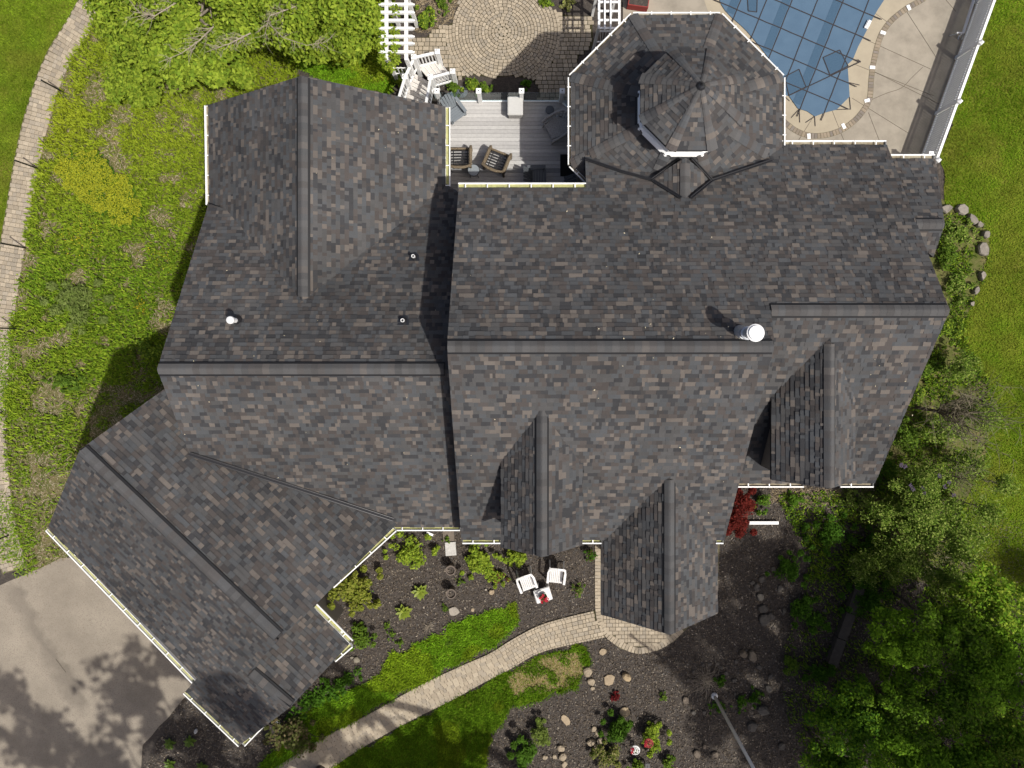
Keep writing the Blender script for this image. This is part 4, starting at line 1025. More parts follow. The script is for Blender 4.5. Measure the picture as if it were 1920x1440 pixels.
# ------------------------------------------------------------------ FURNITURE ON THE DECK AND IN THE GARDEN
def copy_tree(o, parent=None):
    c = o.copy(); COL.objects.link(c)
    if parent is not None: c.parent = parent
    for ch in [q for q in bpy.data.objects if q.parent is o]: copy_tree(ch, c)
    return c
def place(o, u, v, z, ang):
    x, y, _ = GP(u, v, z); o.location = (x, y, z); o.rotation_euler = (0, 0, ang)
# local frames: seat faces -y, width along x
def wicker_chair(name, label, frame, slat, loc, ang, cushionless=True, cat='chair', group=None):
    e = empty(name, loc, ang, label, cat, group); w_ = 0.36
    for sx in (-1, 1):
        mb = MB(); x = sx*w_
        pts = [(x, -0.34, 0.0), (x, -0.35, 0.3), (x, -0.34, 0.56), (x, -0.25, 0.62), (x, 0.1, 0.64), (x, 0.30, 0.72), (x*0.97, 0.36, 0.85)]
        mb.tube(pts, [0.03, 0.04, 0.05, 0.058, 0.058, 0.055, 0.045], 8)
        mb.tube([(x, 0.32, 0), (x, 0.33, 0.4), (x*0.97, 0.37, 0.85)], [0.03, 0.04, 0.045], 8)
        mb.faces([(x, -0.33, 0.08), (x, 0.33, 0.08), (x, 0.33, 0.62), (x, -0.33, 0.58)], [(0, 1, 2, 3)])
        mb.build('arm', frame, e, smooth=False)
    mb = MB(); mb.tube([(-w_*0.97, 0.37, 0.85), (-0.15, 0.43, 0.9), (0.15, 0.43, 0.9), (w_*0.97, 0.37, 0.85)], [0.045, 0.05, 0.05, 0.045], 8)
    mb.build('back_rail', frame, e)
    mb = MB(); mb.beam((-w_, -0.33, 0.30), (w_, -0.33, 0.30), 0.06, 0.12); mb.build('seat_rail', frame, e)
    for k in range(6):
        y = -0.26+k*0.095; mb = MB().beam((-w_+0.03, y, 0.33), (w_-0.03, y+0.01, 0.33), 0.035, 0.02); mb.build('seat_slat', slat, e)
    mb = MB()
    for x in (-0.24, 0.24): mb.beam((x, -0.32, 0.30), (x, 0.32, 0.30), 0.03, 0.03)
    mb.build('seat_frame', slat, e)
    for k in range(4):
        x = -0.21+k*0.14; MB().beam((x, 0.35, 0.35), (x, 0.415, 0.86), 0.03, 0.015, up=(0, 1, 0)).build('back_slat', slat, e)
    return e
D_ = DZ
c1 = wicker_chair('wicker_chair', 'brown wicker armchair without cushions, hard by the white gutter', 'wicker_tan', 'black_metal', GP(865, 302, D_), R(180), group='brown wicker armchairs')
c2 = copy_tree(c1); place(c2, 933, 308, D_, R(158)); c2['label'] = 'brown wicker armchair without cushions, turned beside the round table'
# round side table
t = empty('side_table', GP(890, 326, D_), 0, 'small round glass topped metal table between the wicker armchairs', 'table')
MB().lathe([(0.185, 0.50), (0.19, 0.51), (0.185, 0.52)], 24).build('table_top', 'plate_glass_top', t)
MB().lathe([(0.195, 0.49), (0.205, 0.50), (0.205, 0.525), (0.19, 0.525), (0.19, 0.515)], 24).build('rim', 'black_metal', t)
for k in range(4):
    a = R(45+90*k); MB().tube([(0.17*math.cos(a), 0.17*math.sin(a), 0.5), (0.19*math.cos(a), 0.19*math.sin(a), 0)], 0.012, 6).build('leg', 'black_metal', t)
def adirondack(name, label, m, loc, ang, group=None):
    e = empty(name, loc, ang, label, 'chair', group)
    for k in range(5):
        y = -0.40+k*0.105; z = 0.36-0.025*k; MB().beam((-0.26, y, z), (0.26, y, z), 0.095, 0.022).build('seat_slat', m, e)
    for k in range(5):
        x = -0.22+k*0.11; h = 0.95-0.05*abs(k-2)**1.5
        MB().beam((x*0.9, 0.10, 0.24), (x*1.15, 0.10+0.36, h), 0.098, 0.02, up=(0, 1, 0.4)).build('back_slat', m, e)
    for sx in (-1, 1):
        MB().beam((sx*0.33, -0.42, 0.56), (sx*0.33, 0.30, 0.54), 0.125, 0.024).build('arm', m, e)
        MB().beam((sx*0.31, -0.36, 0.0), (sx*0.31, -0.36, 0.55), 0.10, 0.03, up=(0, 1, 0)).build('front_leg', m, e)
        MB().beam((sx*0.28, -0.42, 0.33), (sx*0.28, 0.46, 0.03), 0.03, 0.11).build('back_leg', m, e)
    MB().beam((-0.32, 0.27, 0.5), (0.32, 0.27, 0.5), 0.06, 0.025).build('back_brace', m, e)
    return e
adirondack('adirondack_chair', 'light grey slatted adirondack chair at the sunny deck corner by the roof', 'grey_plastic', GP(850, 205, D_+0.3)[:2]+(D_,), R(35)).scale = (0.84, 0.84, 0.84)
adirondack('adirondack_chair', 'dark grey slatted adirondack chair half in shade in front of the gutter', 'dark_plastic', GP(1003, 330, D_+0.3)[:2]+(D_,), R(90)).scale = (0.84, 0.84, 0.84)
adirondack('adirondack_chair', 'dark slatted chair in the deep shade under the tower corner gutter', 'dark_plastic', GP(1080, 346, D_+0.3)[:2]+(D_,), R(200)).scale = (0.84, 0.84, 0.84)
# white ottoman
o_ = empty('ottoman', GP(966, 199, D_+0.45)[:2]+(D_,), 0, 'white square cushioned ottoman by the deck railing', 'ottoman')
def rbox(mb, sx, sy, z0, z1, r=0.05):
    pts = [];
    for cx_, cy_, a0 in ((sx-r, sy-r, 0), (-sx+r, sy-r, 90), (-sx+r, -sy+r, 180), (sx-r, -sy+r, 270)):
        for k in range(4): a = R(a0+30*k); pts.append((cx_+r*math.cos(a), cy_+r*math.sin(a)))
    i = len(mb.v); n = len(pts); ins = 0.03
    mb.prism(pts, z0, z1-0.03, top=False); mb.faces([(p[0], p[1], z1-0.03) for p in pts]+[(p[0]*(1-ins/sx), p[1]*(1-ins/sy), z1) for p in pts], [(k, (k+1) % n, n+(k+1) % n, n+k) for k in range(n)]+[tuple(range(n, 2*n))]); return mb
rbox(MB(), 0.24, 0.29, 0.06, 0.40, 0.03).build('body', 'wicker_grey', o_); rbox(MB(), 0.26, 0.31, 0.40, 0.52).build('cushion', 'white_cushion', o_)
MB().box((0, 0.27, 0.43), (0.40, 0.06, 0.02)).build('hinge_bar', 'white_trim', o_)
# grey wicker tub chair and stool
e = empty('wicker_tub_chair', GP(1046, 238, D_+0.4)[:2]+(D_,), R(-62), 'grey woven tub chair in the shade of the tower', 'chair')
def arc(rx, ry, z, a0, a1, n=14, cy=0.05): return [(rx*math.cos(R(a)), cy+ry*math.sin(R(a)), z) for a in np.linspace(a0, a1, n)]
seat = arc(0.31, 0.30, 0.40, 0, 360, 25)[:-1]; mb = MB(); mb.prism([(max(-.3, min(.3, p[0])), (p[1] if p[1] > 0 else -0.36 if p[1] < -0.1 else p[1])) for p in seat], 0.34, 0.40); mb.build('seat', 'wicker_grey', e)
back = [(-0.37, -0.40, 0.46), (-0.40, -0.2, 0.60), (-0.39, 0.1, 0.66), (-0.30, 0.36, 0.84), (-0.12, 0.47, 0.93), (0.12, 0.47, 0.93), (0.30, 0.36, 0.84), (0.39, 0.1, 0.66), (0.40, -0.2, 0.60), (0.37, -0.40, 0.46)]
MB().tube(back, 0.048, 8).build('arm_rail', 'wicker_grey', e)
low = [(q[0]*0.86, q[1]*0.86, 0.38) for q in back]
for k in range(1, 9):
    for f in (0.0, 0.5):
        a = Vector(back[k]).lerp(Vector(back[k+1]), f); b = Vector(low[k]).lerp(Vector(low[k+1]), f); MB().tube([a, b], 0.014, 5).build('back_spoke', 'wicker_grey', e)
MB().tube([Vector(a).lerp(Vector(b), 0.5) for a, b in zip(back, low)], 0.014, 5).build('hoop', 'wicker_grey', e)
for sx in (-1, 1):
    for y in (-0.36, 0.30): MB().tube([(sx*0.30, y, 0.36), (sx*0.33, y*1.05, 0)], 0.03, 7).build('leg', 'wicker_grey', e)
    MB().beam((sx*0.33, -0.36, 0.22), (sx*0.31, 0.3, 0.22), 0.03, 0.28).build('side_panel', 'wicker_grey', e)
s_ = empty('round_stool', GP(1031, 206, D_+0.4)[:2]+(D_,), 0, 'small dark round stool beside the grey tub chair', 'stool')
MB().lathe([(0.13, 0.36), (0.145, 0.38), (0.145, 0.41), (0.12, 0.425)], 20).build('seat', 'dark_plastic', s_)
for k in range(3):
    a = R(120*k+20); MB().tube([(0.10*math.cos(a), 0.10*math.sin(a), 0.37), (0.14*math.cos(a), 0.14*math.sin(a), 0)], 0.015, 6).build('leg', 'black_metal', s_)
# planter box with old soil behind the arbor
pb = empty('planter_box', GP(1195, 8), R(-8), 'red wooden planter box of dry soil on the pool terrace', 'planter')
for sx, sy, w1, d1 in ((0, -0.24, 0.76, 0.03), (0, 0.24, 0.76, 0.03), (-0.365, 0, 0.03, 0.45), (0.365, 0, 0.03, 0.45)): MB().box((sx, sy, 0.2), (w1, d1, 0.36)).build('side_board', 'terracotta_red', pb)
MB().box((0, 0, 0.36), (0.70, 0.45, 0.035)).build('soil', 'mulch', pb)
# white stacking armchairs in the front garden
def patio_chair(name, label, loc, ang, group):
    e = empty(name, loc, ang, label, 'chair', group); m = 'white_plastic'
    mb = MB()       # seat: slats that bow down
    for k in range(7):
        x = -0.20+k*0.067
        mb2 = MB(); ys = np.linspace(-0.27, 0.20, 6); zs = [0.405, 0.42, 0.412, 0.40, 0.395, 0.40]
        for i in range(5): mb2.beam((x, ys[i], zs[i]), (x, ys[i+1], zs[i+1]), 0.056, 0.014)
        mb2.build('seat_slat', m, e)
    mb.tube([(-0.25, -0.27, 0.38), (0.25, -0.27, 0.38)], 0.022, 8).tube([(-0.24, 0.2, 0.385), (0.24, 0.2, 0.385)], 0.02, 8); mb.build('seat_frame', m, e)
    for k in range(6):
        x = -0.18+k*0.072; MB().beam((x, 0.21, 0.42), (x*1.08, 0.33, 0.80), 0.058, 0.014, up=(0, 1, 0)).build('back_slat', m, e)
    MB().beam((-0.27, 0.33, 0.80), (0, 0.36, 0.86), 0.075, 0.05).beam((0, 0.36, 0.86), (0.27, 0.33, 0.80), 0.075, 0.05).build('top_rail', m, e)
    for sx in (-1, 1):
        MB().beam((sx*0.30, -0.26, 0.62), (sx*0.31, 0.15, 0.65), 0.085, 0.025).beam((sx*0.31, 0.15, 0.65), (sx*0.27, 0.34, 0.80), 0.07, 0.025).build('arm', m, e)
        MB().beam((sx*0.31, -0.30, 0.0), (sx*0.30, -0.24, 0.62), 0.06, 0.05, up=(0, 1, 0)).build('leg', m, e); MB().beam((sx*0.27, 0.40, 0.0), (sx*0.25, 0.24, 0.42), 0.05, 0.05, up=(0, 1, 0)).build('leg', m, e)
    return e
patio_chair('garden_chair', 'white plastic slatted armchair, the tilted one next to the bushes', GP(988, 1092, 0.45)[:2]+(0,), R(20), 'white garden chairs')
patio_chair('garden_chair', 'white plastic slatted armchair nearest the porch roof', GP(1043, 1079, 0.45)[:2]+(0,), R(-6), 'white garden chairs')
t = empty('garden_table', GP(1018, 1116, 0.4)[:2]+(0,), R(17), 'low square white plastic table with a flower pot on it', 'table')
rbox(MB(), 0.31, 0.25, 0.38, 0.42, 0.04).build('table_top', 'white_plastic', t)
for sx in (-0.24, 0.24):
    for sy in (-0.18, 0.18): MB().beam((sx, sy, 0.38), (sx*1.1, sy*1.1, 0), 0.05, 0.05).build('leg', 'white_plastic', t)
def petals(mb, c, r, n, s=0.05):
    for _ in range(n):
        a = random.uniform(0, 6.28); q = r*math.sqrt(random.random()); p = Vector((c[0]+q*math.cos(a), c[1]+q*math.sin(a), c[2]+random.uniform(-.03, .03)))
        b = random.uniform(0, 6.28); d = Vector((math.cos(b), math.sin(b), random.uniform(-.3, .5)))*s; f = Vector((-math.sin(b), math.cos(b), random.uniform(-.3, .5)))*s*0.7
        mb.faces([p-d, p-f, p+d, p+f], [(0, 1, 2, 3)])
x, y, z = GP(1019, 1121, 0.6); fp = empty('flower_pot', (x, y, 0.42), 0, 'potted red flowers standing on the white garden table', 'flower pot')
MB().lathe([(0.08, 0), (0.11, 0.14), (0.12, 0.15), (0.10, 0.14)], 14).build('pot', 'planter_clay', fp)
LEAFG = [(0.07, 0.12, 0.02), (0.10, 0.15, 0.03), (0.05, 0.09, 0.02)]
def leaves(name, centers, n, spread, size, cols, parent=None, world=True, up=0.5, flat=1.0, asp=0.55, mname='leaf'):
    """n leaves (kite shaped faces) scattered about each centre (cx, cy, cz, r)"""
    C_ = np.array(centers, float); k = len(C_); idx = RNG.integers(0, k, n)
    d = RNG.normal(size=(n, 3)); d /= np.linalg.norm(d, axis=1)[:, None]
    rad = C_[idx, 3]*spread*RNG.random(n)**(1/2.2)
    P = C_[idx, :3]+d*rad[:, None]*np.array([1, 1, flat])
    nor = d*(1-up)+RNG.normal(size=(n, 3))*0.45; nor[:, 2] = np.abs(nor[:, 2])+up; nor /= np.linalg.norm(nor, axis=1)[:, None]
    t = RNG.normal(size=(n, 3)); t -= nor*(t*nor).sum(1)[:, None]; t /= np.linalg.norm(t, axis=1)[:, None]; b = np.cross(nor, t)
    s = size*RNG.uniform(0.6, 1.3, n)[:, None]
    V = np.stack([P-t*s, P-b*s*asp-t*s*0.1, P+t*s, P+b*s*asp-t*s*0.1], 1)
    cc = np.array(cols)[RNG.integers(0, len(cols), n)]*RNG.uniform(0.75, 1.25, n)[:, None]
    me = quads_mesh(name, V, cc, mname); return link(name, me, parent, world)
leaves('foliage', [(0, 0, 0.2, 0.16)], 90, 1, 0.045, LEAFG, fp, False)
mb = MB()
for cx_, cy_ in ((-0.03, 0.12), (-0.12, 0.02), (0.06, -0.03), (0.13, 0.02), (-0.06, -0.10), (0.10, -0.06)): petals(mb, (cx_, cy_, 0.30), 0.055, 16, 0.03)
mb.build('flowers', 'petal_red', fp)
# urn planters on stones, slab
for (u, v, lab) in ((845, 1069, 'tall grey clay planter, the upper one of two in the front bed'), (846, 1113, 'tall grey clay planter, the lower one of two in the front bed')):
    x, y, z = GP(u, v, 0.5); e = empty('planter', (x, y, 0), 0, lab, 'planter', 'clay planters in the front bed')
    MB().lathe([(0.10, 0), (0.11, 0.02), (0.13, 0.30), (0.165, 0.50), (0.185, 0.52), (0.185, 0.55), (0.15, 0.55), (0.145, 0.47)], 20).build('pot', 'planter_clay', e, smooth=False)
    MB().lathe([(0.145, 0.465), (0.08, 0.475)], 14).build('soil', 'mulch', e)
    mb = MB()
    for k in range(7): a = random.uniform(0, 6.3); mb.tube([(0.03*math.cos(a), 0.03*math.sin(a), 0.47), (0.09*math.cos(a), 0.09*math.sin(a), 0.55+random.uniform(0, .05))], 0.006, 4)
    mb.build('dry_stems', 'bark_pale', e)
tag(MB().box(GP(845, 1029, 0.03), (0.40, 0.50, 0.05), R(4)).build('paving_slab', 'stone'), 'pale mottled square paving slab below the gutter', 'slab').color = (0.42, 0.41, 0.38, 1)
tag(MB().box(GP(841, 1002, 0.02), (0.42, 0.5, 0.04), R(2)).build('paving_slab', 'stone'), 'brown square paving slab tucked against the house wall', 'slab').color = (0.14, 0.115, 0.09, 1)
# stones
def rock(u, v, sx, sy, sz, ang, c, label=None, name='rock', parent=None, flat=False, group=None, cat='rock'):
    rr = random.Random(int(u*13+v*7)); n = 9 if name != 'edging_stone' else 7; jt = 0.16 if name != 'edging_stone' else 0.27; x, y, _ = GP(u, v); mb = MB(); cs, sn = math.cos(R(ang)), math.sin(R(ang))
    rings = [(0.92, -0.05), (1.0, 0.35), (0.93, 0.8), (0.62, 1.0)] if not flat and name != 'edging_stone' else [(0.97, -0.05), (1.0, 0.7), (0.88, 1.0)] if not flat else [(0.97, -0.1), (1.0, 0.6), (0.95, 1.0)]
    ph = [1+rr.uniform(-jt, jt) for _ in range(n)]; V = []; Fc = []
    for q, (s, h) in enumerate(rings):
        for k in range(n):
            a = 2*math.pi*k/n; rx = sx/2*s*ph[k]*(1+rr.uniform(-.05, .05)); ry = sy/2*s*ph[k]*(1+rr.uniform(-.05, .05)); px, py = rx*math.cos(a), ry*math.sin(a)
            V.append((x+px*cs-py*sn, y+px*sn+py*cs, sz*h*(1+(rr.uniform(-.12, .12) if not flat else 0))))
    for q in range(len(rings)-1):
        for k in range(n): Fc.append((q*n+k, q*n+(k+1) % n, (q+1)*n+(k+1) % n, (q+1)*n+k))
    Fc.append(tuple((len(rings)-1)*n+k for k in range(n))); mb.faces(V, Fc)
    o = mb.build(name, 'stone', parent); o.color = (*jit(c, 0.1), 1)
    if label: tag(o, label, cat, group)
    return o
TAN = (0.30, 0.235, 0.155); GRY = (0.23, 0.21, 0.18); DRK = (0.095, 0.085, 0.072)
for u, v, s, lab in ((1130, 1221, 0.29, 'round tan stepping stone nearest the porch paving'), (1142, 1274, 0.44, 'large round tan stepping stone beside the sandstone rock'), (851, 1146, 0.40, 'round grey stepping stone at the edge of the front lawn'), (1060, 1348, 0.27, 'oval tan stepping stone near the small conifer shadow')):
    rock(u, v, s, s*(0.95 if s != 0.27 else 1.7), 0.05, 30, TAN if s != 0.40 else (0.27, 0.24, 0.2), lab, 'stepping_stone', flat=True, group='stepping stones', cat='stepping stone')
rock(1171, 1334, 0.40, 0.38, 0.09, 20, (0.33, 0.26, 0.165), 'tan split stone above the feathery green shrub')
rock(1174, 1267, 0.40, 0.26, 0.22, -25, (0.33, 0.25, 0.15), 'chunky sandstone rock casting a short shadow')
rock(922, 1109, 0.24, 0.22, 0.12, 10, TAN, 'small rounded tan rock under the front bush')
rock(911, 1105, 0.09, 0.08, 0.06, 10, (0.36, 0.32, 0.26), 'pebble left of the small rounded rock'); rock(886, 1143, 0.12, 0.16, 0.06, 10, TAN, 'small tan stone beside the round grey stepping stone')
rock(669, 1236, 0.30, 0.22, 0.10, 0, (0.18, 0.16, 0.12), 'dull brown rock below the garage gutter corner'); rock(660, 1232, 0.12, 0.10, 0.07, 0, (0.2, 0.18, 0.14), 'small stone touching the dull brown rock')
rock(368, 1370, 0.12, 0.2, 0.08, 0, (0.32, 0.32, 0.31), 'pale grey stone on dark soil by the garage')
rock(1392, 1224, 0.30, 0.30, 0.2, 0, (0.15, 0.12, 0.085), 'brown boulder, left one of a touching pair'); rock(1409, 1228, 0.32, 0.42, 0.22, 10, (0.20, 0.165, 0.12), 'brown boulder, right one of a touching pair')
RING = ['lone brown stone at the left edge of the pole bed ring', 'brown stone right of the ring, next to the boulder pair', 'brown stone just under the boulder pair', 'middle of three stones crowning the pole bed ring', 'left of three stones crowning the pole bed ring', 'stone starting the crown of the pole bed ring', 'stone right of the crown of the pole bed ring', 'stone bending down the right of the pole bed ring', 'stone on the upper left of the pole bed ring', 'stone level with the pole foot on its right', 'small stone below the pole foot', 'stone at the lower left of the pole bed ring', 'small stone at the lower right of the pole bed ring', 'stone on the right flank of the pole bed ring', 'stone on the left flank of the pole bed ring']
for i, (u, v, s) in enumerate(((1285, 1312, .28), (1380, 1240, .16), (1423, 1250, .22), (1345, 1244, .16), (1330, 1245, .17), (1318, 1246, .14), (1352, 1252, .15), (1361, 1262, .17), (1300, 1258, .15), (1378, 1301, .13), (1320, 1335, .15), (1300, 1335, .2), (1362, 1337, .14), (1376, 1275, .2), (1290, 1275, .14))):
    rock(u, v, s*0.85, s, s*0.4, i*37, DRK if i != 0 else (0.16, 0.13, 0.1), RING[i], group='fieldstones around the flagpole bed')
for i, (u, v, sx, sy, a) in enumerate(((1771, 392, .46, .36, 10), (1800, 394, .45, .36, -30), (1820, 412, .44, .34, -35), (1840, 468, .40, .62, 8), (1846, 440, .28, .32, 0), (1832, 422, .22, .22, 0), (1838, 517, .2, .34, 0), (1826, 545, .2, .30, -25), (1818, 570, .16, .2, 0))):
    rock(u, v, sx, sy, 0.2, a, (0.20, 0.178, 0.148), ['broad grey edging stone closest to the roof corner', 'squarish grey edging stone, second from the roof corner', 'grey edging stone at the bend of the bed', 'largest flat grey edging stone beside the lawn', 'upright grey stone above the largest edging stone', 'small grey stone between the bend and the upright stone', 'narrow stone below the largest edging stone', 'tilted narrow stone low in the bed edge', 'lowest small stone of the bed edge'][i], 'edging_stone', cat='edging stone', group='stones edging the side bed')
LOOSE_ = ['flat buff stone at the tip of the lawn patch', 'buff stone under the flat stone at the lawn tip', 'small buff stone at the end of the lawn tip row', 'buff stone highest in the heap left of the dark green shrub', 'second buff stone of the heap left of the dark green shrub', 'left stone of the heap above the mottled bush', 'right stone of the heap above the mottled bush', 'lowest stone of the heap above the mottled bush', 'upper stone of the row near the bottom edge', 'middle stone of the row near the bottom edge', 'lowest stone of the row near the bottom edge', 'small stone left of the row near the bottom edge', 'small stone touching the bottom feathery shrub']
for i, (u, v, s) in enumerate(((1102, 1257, .34), (1108, 1277, .26), (1111, 1290, .14), (1113, 1365, .2), (1120, 1372, .22), (1108, 1390, .28), (1124, 1388, .24), (1118, 1398, .2), (1052, 1402, .26), (1055, 1418, .28), (1058, 1432, .2), (1040, 1418, .16), (1022, 1419, .18))):
    rock(u, v, s, s*1.2, s*0.45, i*53, (0.27, 0.22, 0.155), LOOSE_[i], group='loose fieldstones in the mulch bed')
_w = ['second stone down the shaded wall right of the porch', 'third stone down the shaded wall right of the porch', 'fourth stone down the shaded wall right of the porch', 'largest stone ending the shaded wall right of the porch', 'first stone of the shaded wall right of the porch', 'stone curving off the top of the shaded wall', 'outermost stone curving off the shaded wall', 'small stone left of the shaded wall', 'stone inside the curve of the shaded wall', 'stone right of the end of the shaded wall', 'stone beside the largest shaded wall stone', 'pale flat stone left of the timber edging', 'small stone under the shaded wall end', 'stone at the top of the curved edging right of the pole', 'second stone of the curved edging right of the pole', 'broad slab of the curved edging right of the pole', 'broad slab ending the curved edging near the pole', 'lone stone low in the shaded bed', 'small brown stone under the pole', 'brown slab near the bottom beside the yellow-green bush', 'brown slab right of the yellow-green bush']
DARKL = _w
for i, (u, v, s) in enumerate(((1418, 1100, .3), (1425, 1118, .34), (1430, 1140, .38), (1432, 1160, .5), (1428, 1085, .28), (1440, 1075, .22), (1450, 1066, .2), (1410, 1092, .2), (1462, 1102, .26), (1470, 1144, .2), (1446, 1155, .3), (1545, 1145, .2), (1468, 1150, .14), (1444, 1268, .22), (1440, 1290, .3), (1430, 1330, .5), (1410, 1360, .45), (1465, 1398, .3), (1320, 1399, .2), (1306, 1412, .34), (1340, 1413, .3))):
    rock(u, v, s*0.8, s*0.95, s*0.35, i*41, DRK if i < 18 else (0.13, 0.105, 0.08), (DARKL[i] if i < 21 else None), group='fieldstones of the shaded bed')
# timber edging in the shade
tb = empty('timber_edging', GP(1585, 1170), 0, 'long weathered timber retaining edge lying in deep shade', 'edging')
for k in range(3):
    a = Vector((1610, 1100)).lerp(Vector((1558, 1245)), k/3); b = Vector((1610, 1100)).lerp(Vector((1558, 1245)), (k+0.97)/3)
    MB().beam(GP(a.x, a.y, 0.15), GP(b.x, b.y, 0.15), 0.36, 0.3).build('timber', 'timber', tb, world=True)
# tall flag pole
fp_ = empty('flagpole', GP(1339, 1304), 0, 'tall slim grey metal pole rising from the stone ringed bed', 'pole')
x, y, _ = GP(1339, 1304); MB().tube([(x, y, 0), (x, y, 6.6)], [0.06, 0.05], 12).build('shaft', 'zinc', fp_, world=True, smooth=True)
MB().lathe([(0.12, 0), (0.13, 0.05), (0.10, 0.10), (0.055, 0.13)], 14, (x, y, 0)).build('base_collar', 'zinc', fp_, world=True)
MB().lathe([(0.02, 6.6), (0.07, 6.65), (0.09, 6.72), (0.06, 6.8)], 12, (x, y, 0)).build('finial_ball', 'zinc', fp_, world=True)
# black stakes with a path light along the left path
for i, (b, tp) in enumerate((((121, 174), (75, 152)), ((74, 317), (28, 300)), ((49, 465), (2, 455)), ((34, 616), (-14, 615)), ((8, 772), (-40, 778)), ((18, 1003), (-30, 1020)))):
    x, y, _ = GP(*b); hh = 1.25
    e = empty('garden_stake', (x, y, 0), 0, ['black garden stake highest up beside the paved path', 'black garden stake left of the yellow flower patch', 'black garden stake below the yellow flower patch', 'black garden stake where weeds cover the path', 'black stake at picture edge next to rough grass', 'black stake close to the driveway corner'][i], 'stake', 'black stakes along the side path')
    MB().tube([(0, 0, 0), (0, 0, hh)], 0.028, 8).build('shaft', 'black_metal', e)
    MB().lathe([(0.03, hh-0.02), (0.035, hh), (0.01, hh+0.03)], 8).build('cap', 'black_metal', e)
# shepherd's hook with two hanging baskets
x, y, _ = GP(1207, 1424); hk = empty('basket_hook', (x, y, 0), 0, 'black forked stand carrying two hanging flower baskets', 'plant stand')
MB().tube([(0, 0, 0), (0, 0, 1.7)], 0.022, 8).build('shaft', 'black_metal', hk)
for sx, L in ((-1, 0.42), (1, 0.40)):
    pts = [(0, 0, 1.55)]+[(sx*L*t, 0.18*t*sx*sx, 1.55+0.28*math.sin(math.pi*min(t*1.05, 1))) for t in (0.2, 0.4, 0.6, 0.8, 1.0)]
    MB().tube(pts, 0.014, 6).build('arm', 'black_metal', hk)
MB().box((-0.02, 0.32, 0.9), (0.16, 0.2, 0.02)).tube([(0, 0, 0.88), (-0.02, 0.32, 0.9)], 0.02, 6).build('tray', 'black_metal', hk)
def basket(u, v, z, m, lab, cols):
    x, y, _ = GP(u, v, z); e = empty('hanging_basket', (x, y, z), 0, lab, 'hanging basket')
    MB().lathe([(0.09, -0.12), (0.15, -0.04), (0.17, 0.03), (0.14, 0.04), (0.12, 0.02)], 16).build('bowl', m, e)
    mb = MB()
    for k in range(3): a = R(120*k); mb.tube([(0.15*math.cos(a), 0.15*math.sin(a), 0.03), (0, 0, 0.38)], 0.006, 4)
    mb.build('hanger', 'black_metal', e); leaves('foliage', [(0, 0, 0.04, 0.13)], 45, 1, 0.03, LEAFG, e, False)
    mb = MB(); petals(mb, (-0.10, 0.06, 0.07), 0.06, 20, 0.025); petals(mb, (-0.12, -0.06, 0.05), 0.05, 16, 0.025); mb.build('flowers', 'petal_red', e)
basket(1191, 1406, 1.25, 'white_plastic', 'white hanging basket with red flowers beside the round bush', None)
basket(1216, 1393, 1.25, 'terracotta_red', 'dark red hanging basket above the round bush', None)
# coiled hose by the deck
mb = MB(); x, y, _ = GP(866, 173)
for k in range(4): mb.tube([(x+(0.2-k*0.03)*math.cos(a), y+(0.2-k*0.03)*math.sin(a), 0.03+0.03*k) for a in np.linspace(0, 6.283, 20)], 0.017, 5, cap=False)
tag(mb.build('garden_hose', 'grey_plastic'), 'coiled grey garden hose in the bed below the deck', 'hose')
# ------------------------------------------------------------------ GRASS AND GROUND COVER
DG_ = [(0.065, 0.12, 0.02), (0.085, 0.15, 0.025)]
def sample_in(poly, n, avoid=(), mask=None, bounds=(-70, -70, 1990, 1510)):
    xs = [p[0] for p in poly]; ys = [p[1] for p in poly]
    bx0, by1 = GP(bounds[0], bounds[1])[:2]; bx1, by0 = GP(bounds[2], bounds[3])[:2]
    x0, x1 = max(min(xs), bx0), min(max(xs), bx1); y0, y1 = max(min(ys), by0), min(max(ys), by1)
    m = int(n); X = RNG.uniform(x0, x1, m); Y = RNG.uniform(y0, y1, m)
    ok = inside_np(poly, X, Y)
    for a in avoid: ok &= ~inside_np(a, X, Y)
    X, Y = X[ok], Y[ok]
    if mask is not None:
        k = RNG.random(len(X)) < mask(X, Y); X, Y = X[k], Y[k]
    return X, Y
def per_area(poly, dens):
    bx0, by1 = GP(-70, -70)[:2]; bx1, by0 = GP(1990, 1510)[:2]
    xs = [min(max(p[0], bx0), bx1) for p in poly]; ys = [min(max(p[1], by0), by1) for p in poly]
    return int((max(xs)-min(xs))*(max(ys)-min(ys))*dens)
def blades(name, X, Y, length, height, width, cols, label, cat='grass', tone=None, z=0.005):
    n = len(X); a = RNG.uniform(0, 2*np.pi, n); L = length*RNG.uniform(0.5, 1.4, n); hh = height*RNG.uniform(0.5, 1.4, n); w_ = width*RNG.uniform(0.7, 1.3, n)
    dx, dy = np.cos(a), np.sin(a); Z = np.zeros(n)+z
    b = np.stack([X, Y, Z], 1); mid = b+np.stack([dx*L*0.45, dy*L*0.45, hh*0.75], 1); tip = b+np.stack([dx*L, dy*L, hh], 1); sd = np.stack([-dy*w_/2, dx*w_/2, Z*0], 1)
    V = np.stack([b, mid+sd, tip, mid-sd], 1)
    c = np.array(cols)[RNG.integers(0, len(cols), n)]*RNG.uniform(0.75, 1.25, n)[:, None]
    if tone is not None: c = tone(X, Y, c)
    o = link(name, quads_mesh(name, V, c, 'grass_blade')); o['kind'] = 'stuff'; o['label'] = label; o['category'] = cat
    return o
LAWNC = [(0.115, 0.20, 0.010), (0.14, 0.225, 0.013), (0.095, 0.17, 0.009), (0.175, 0.21, 0.022)]
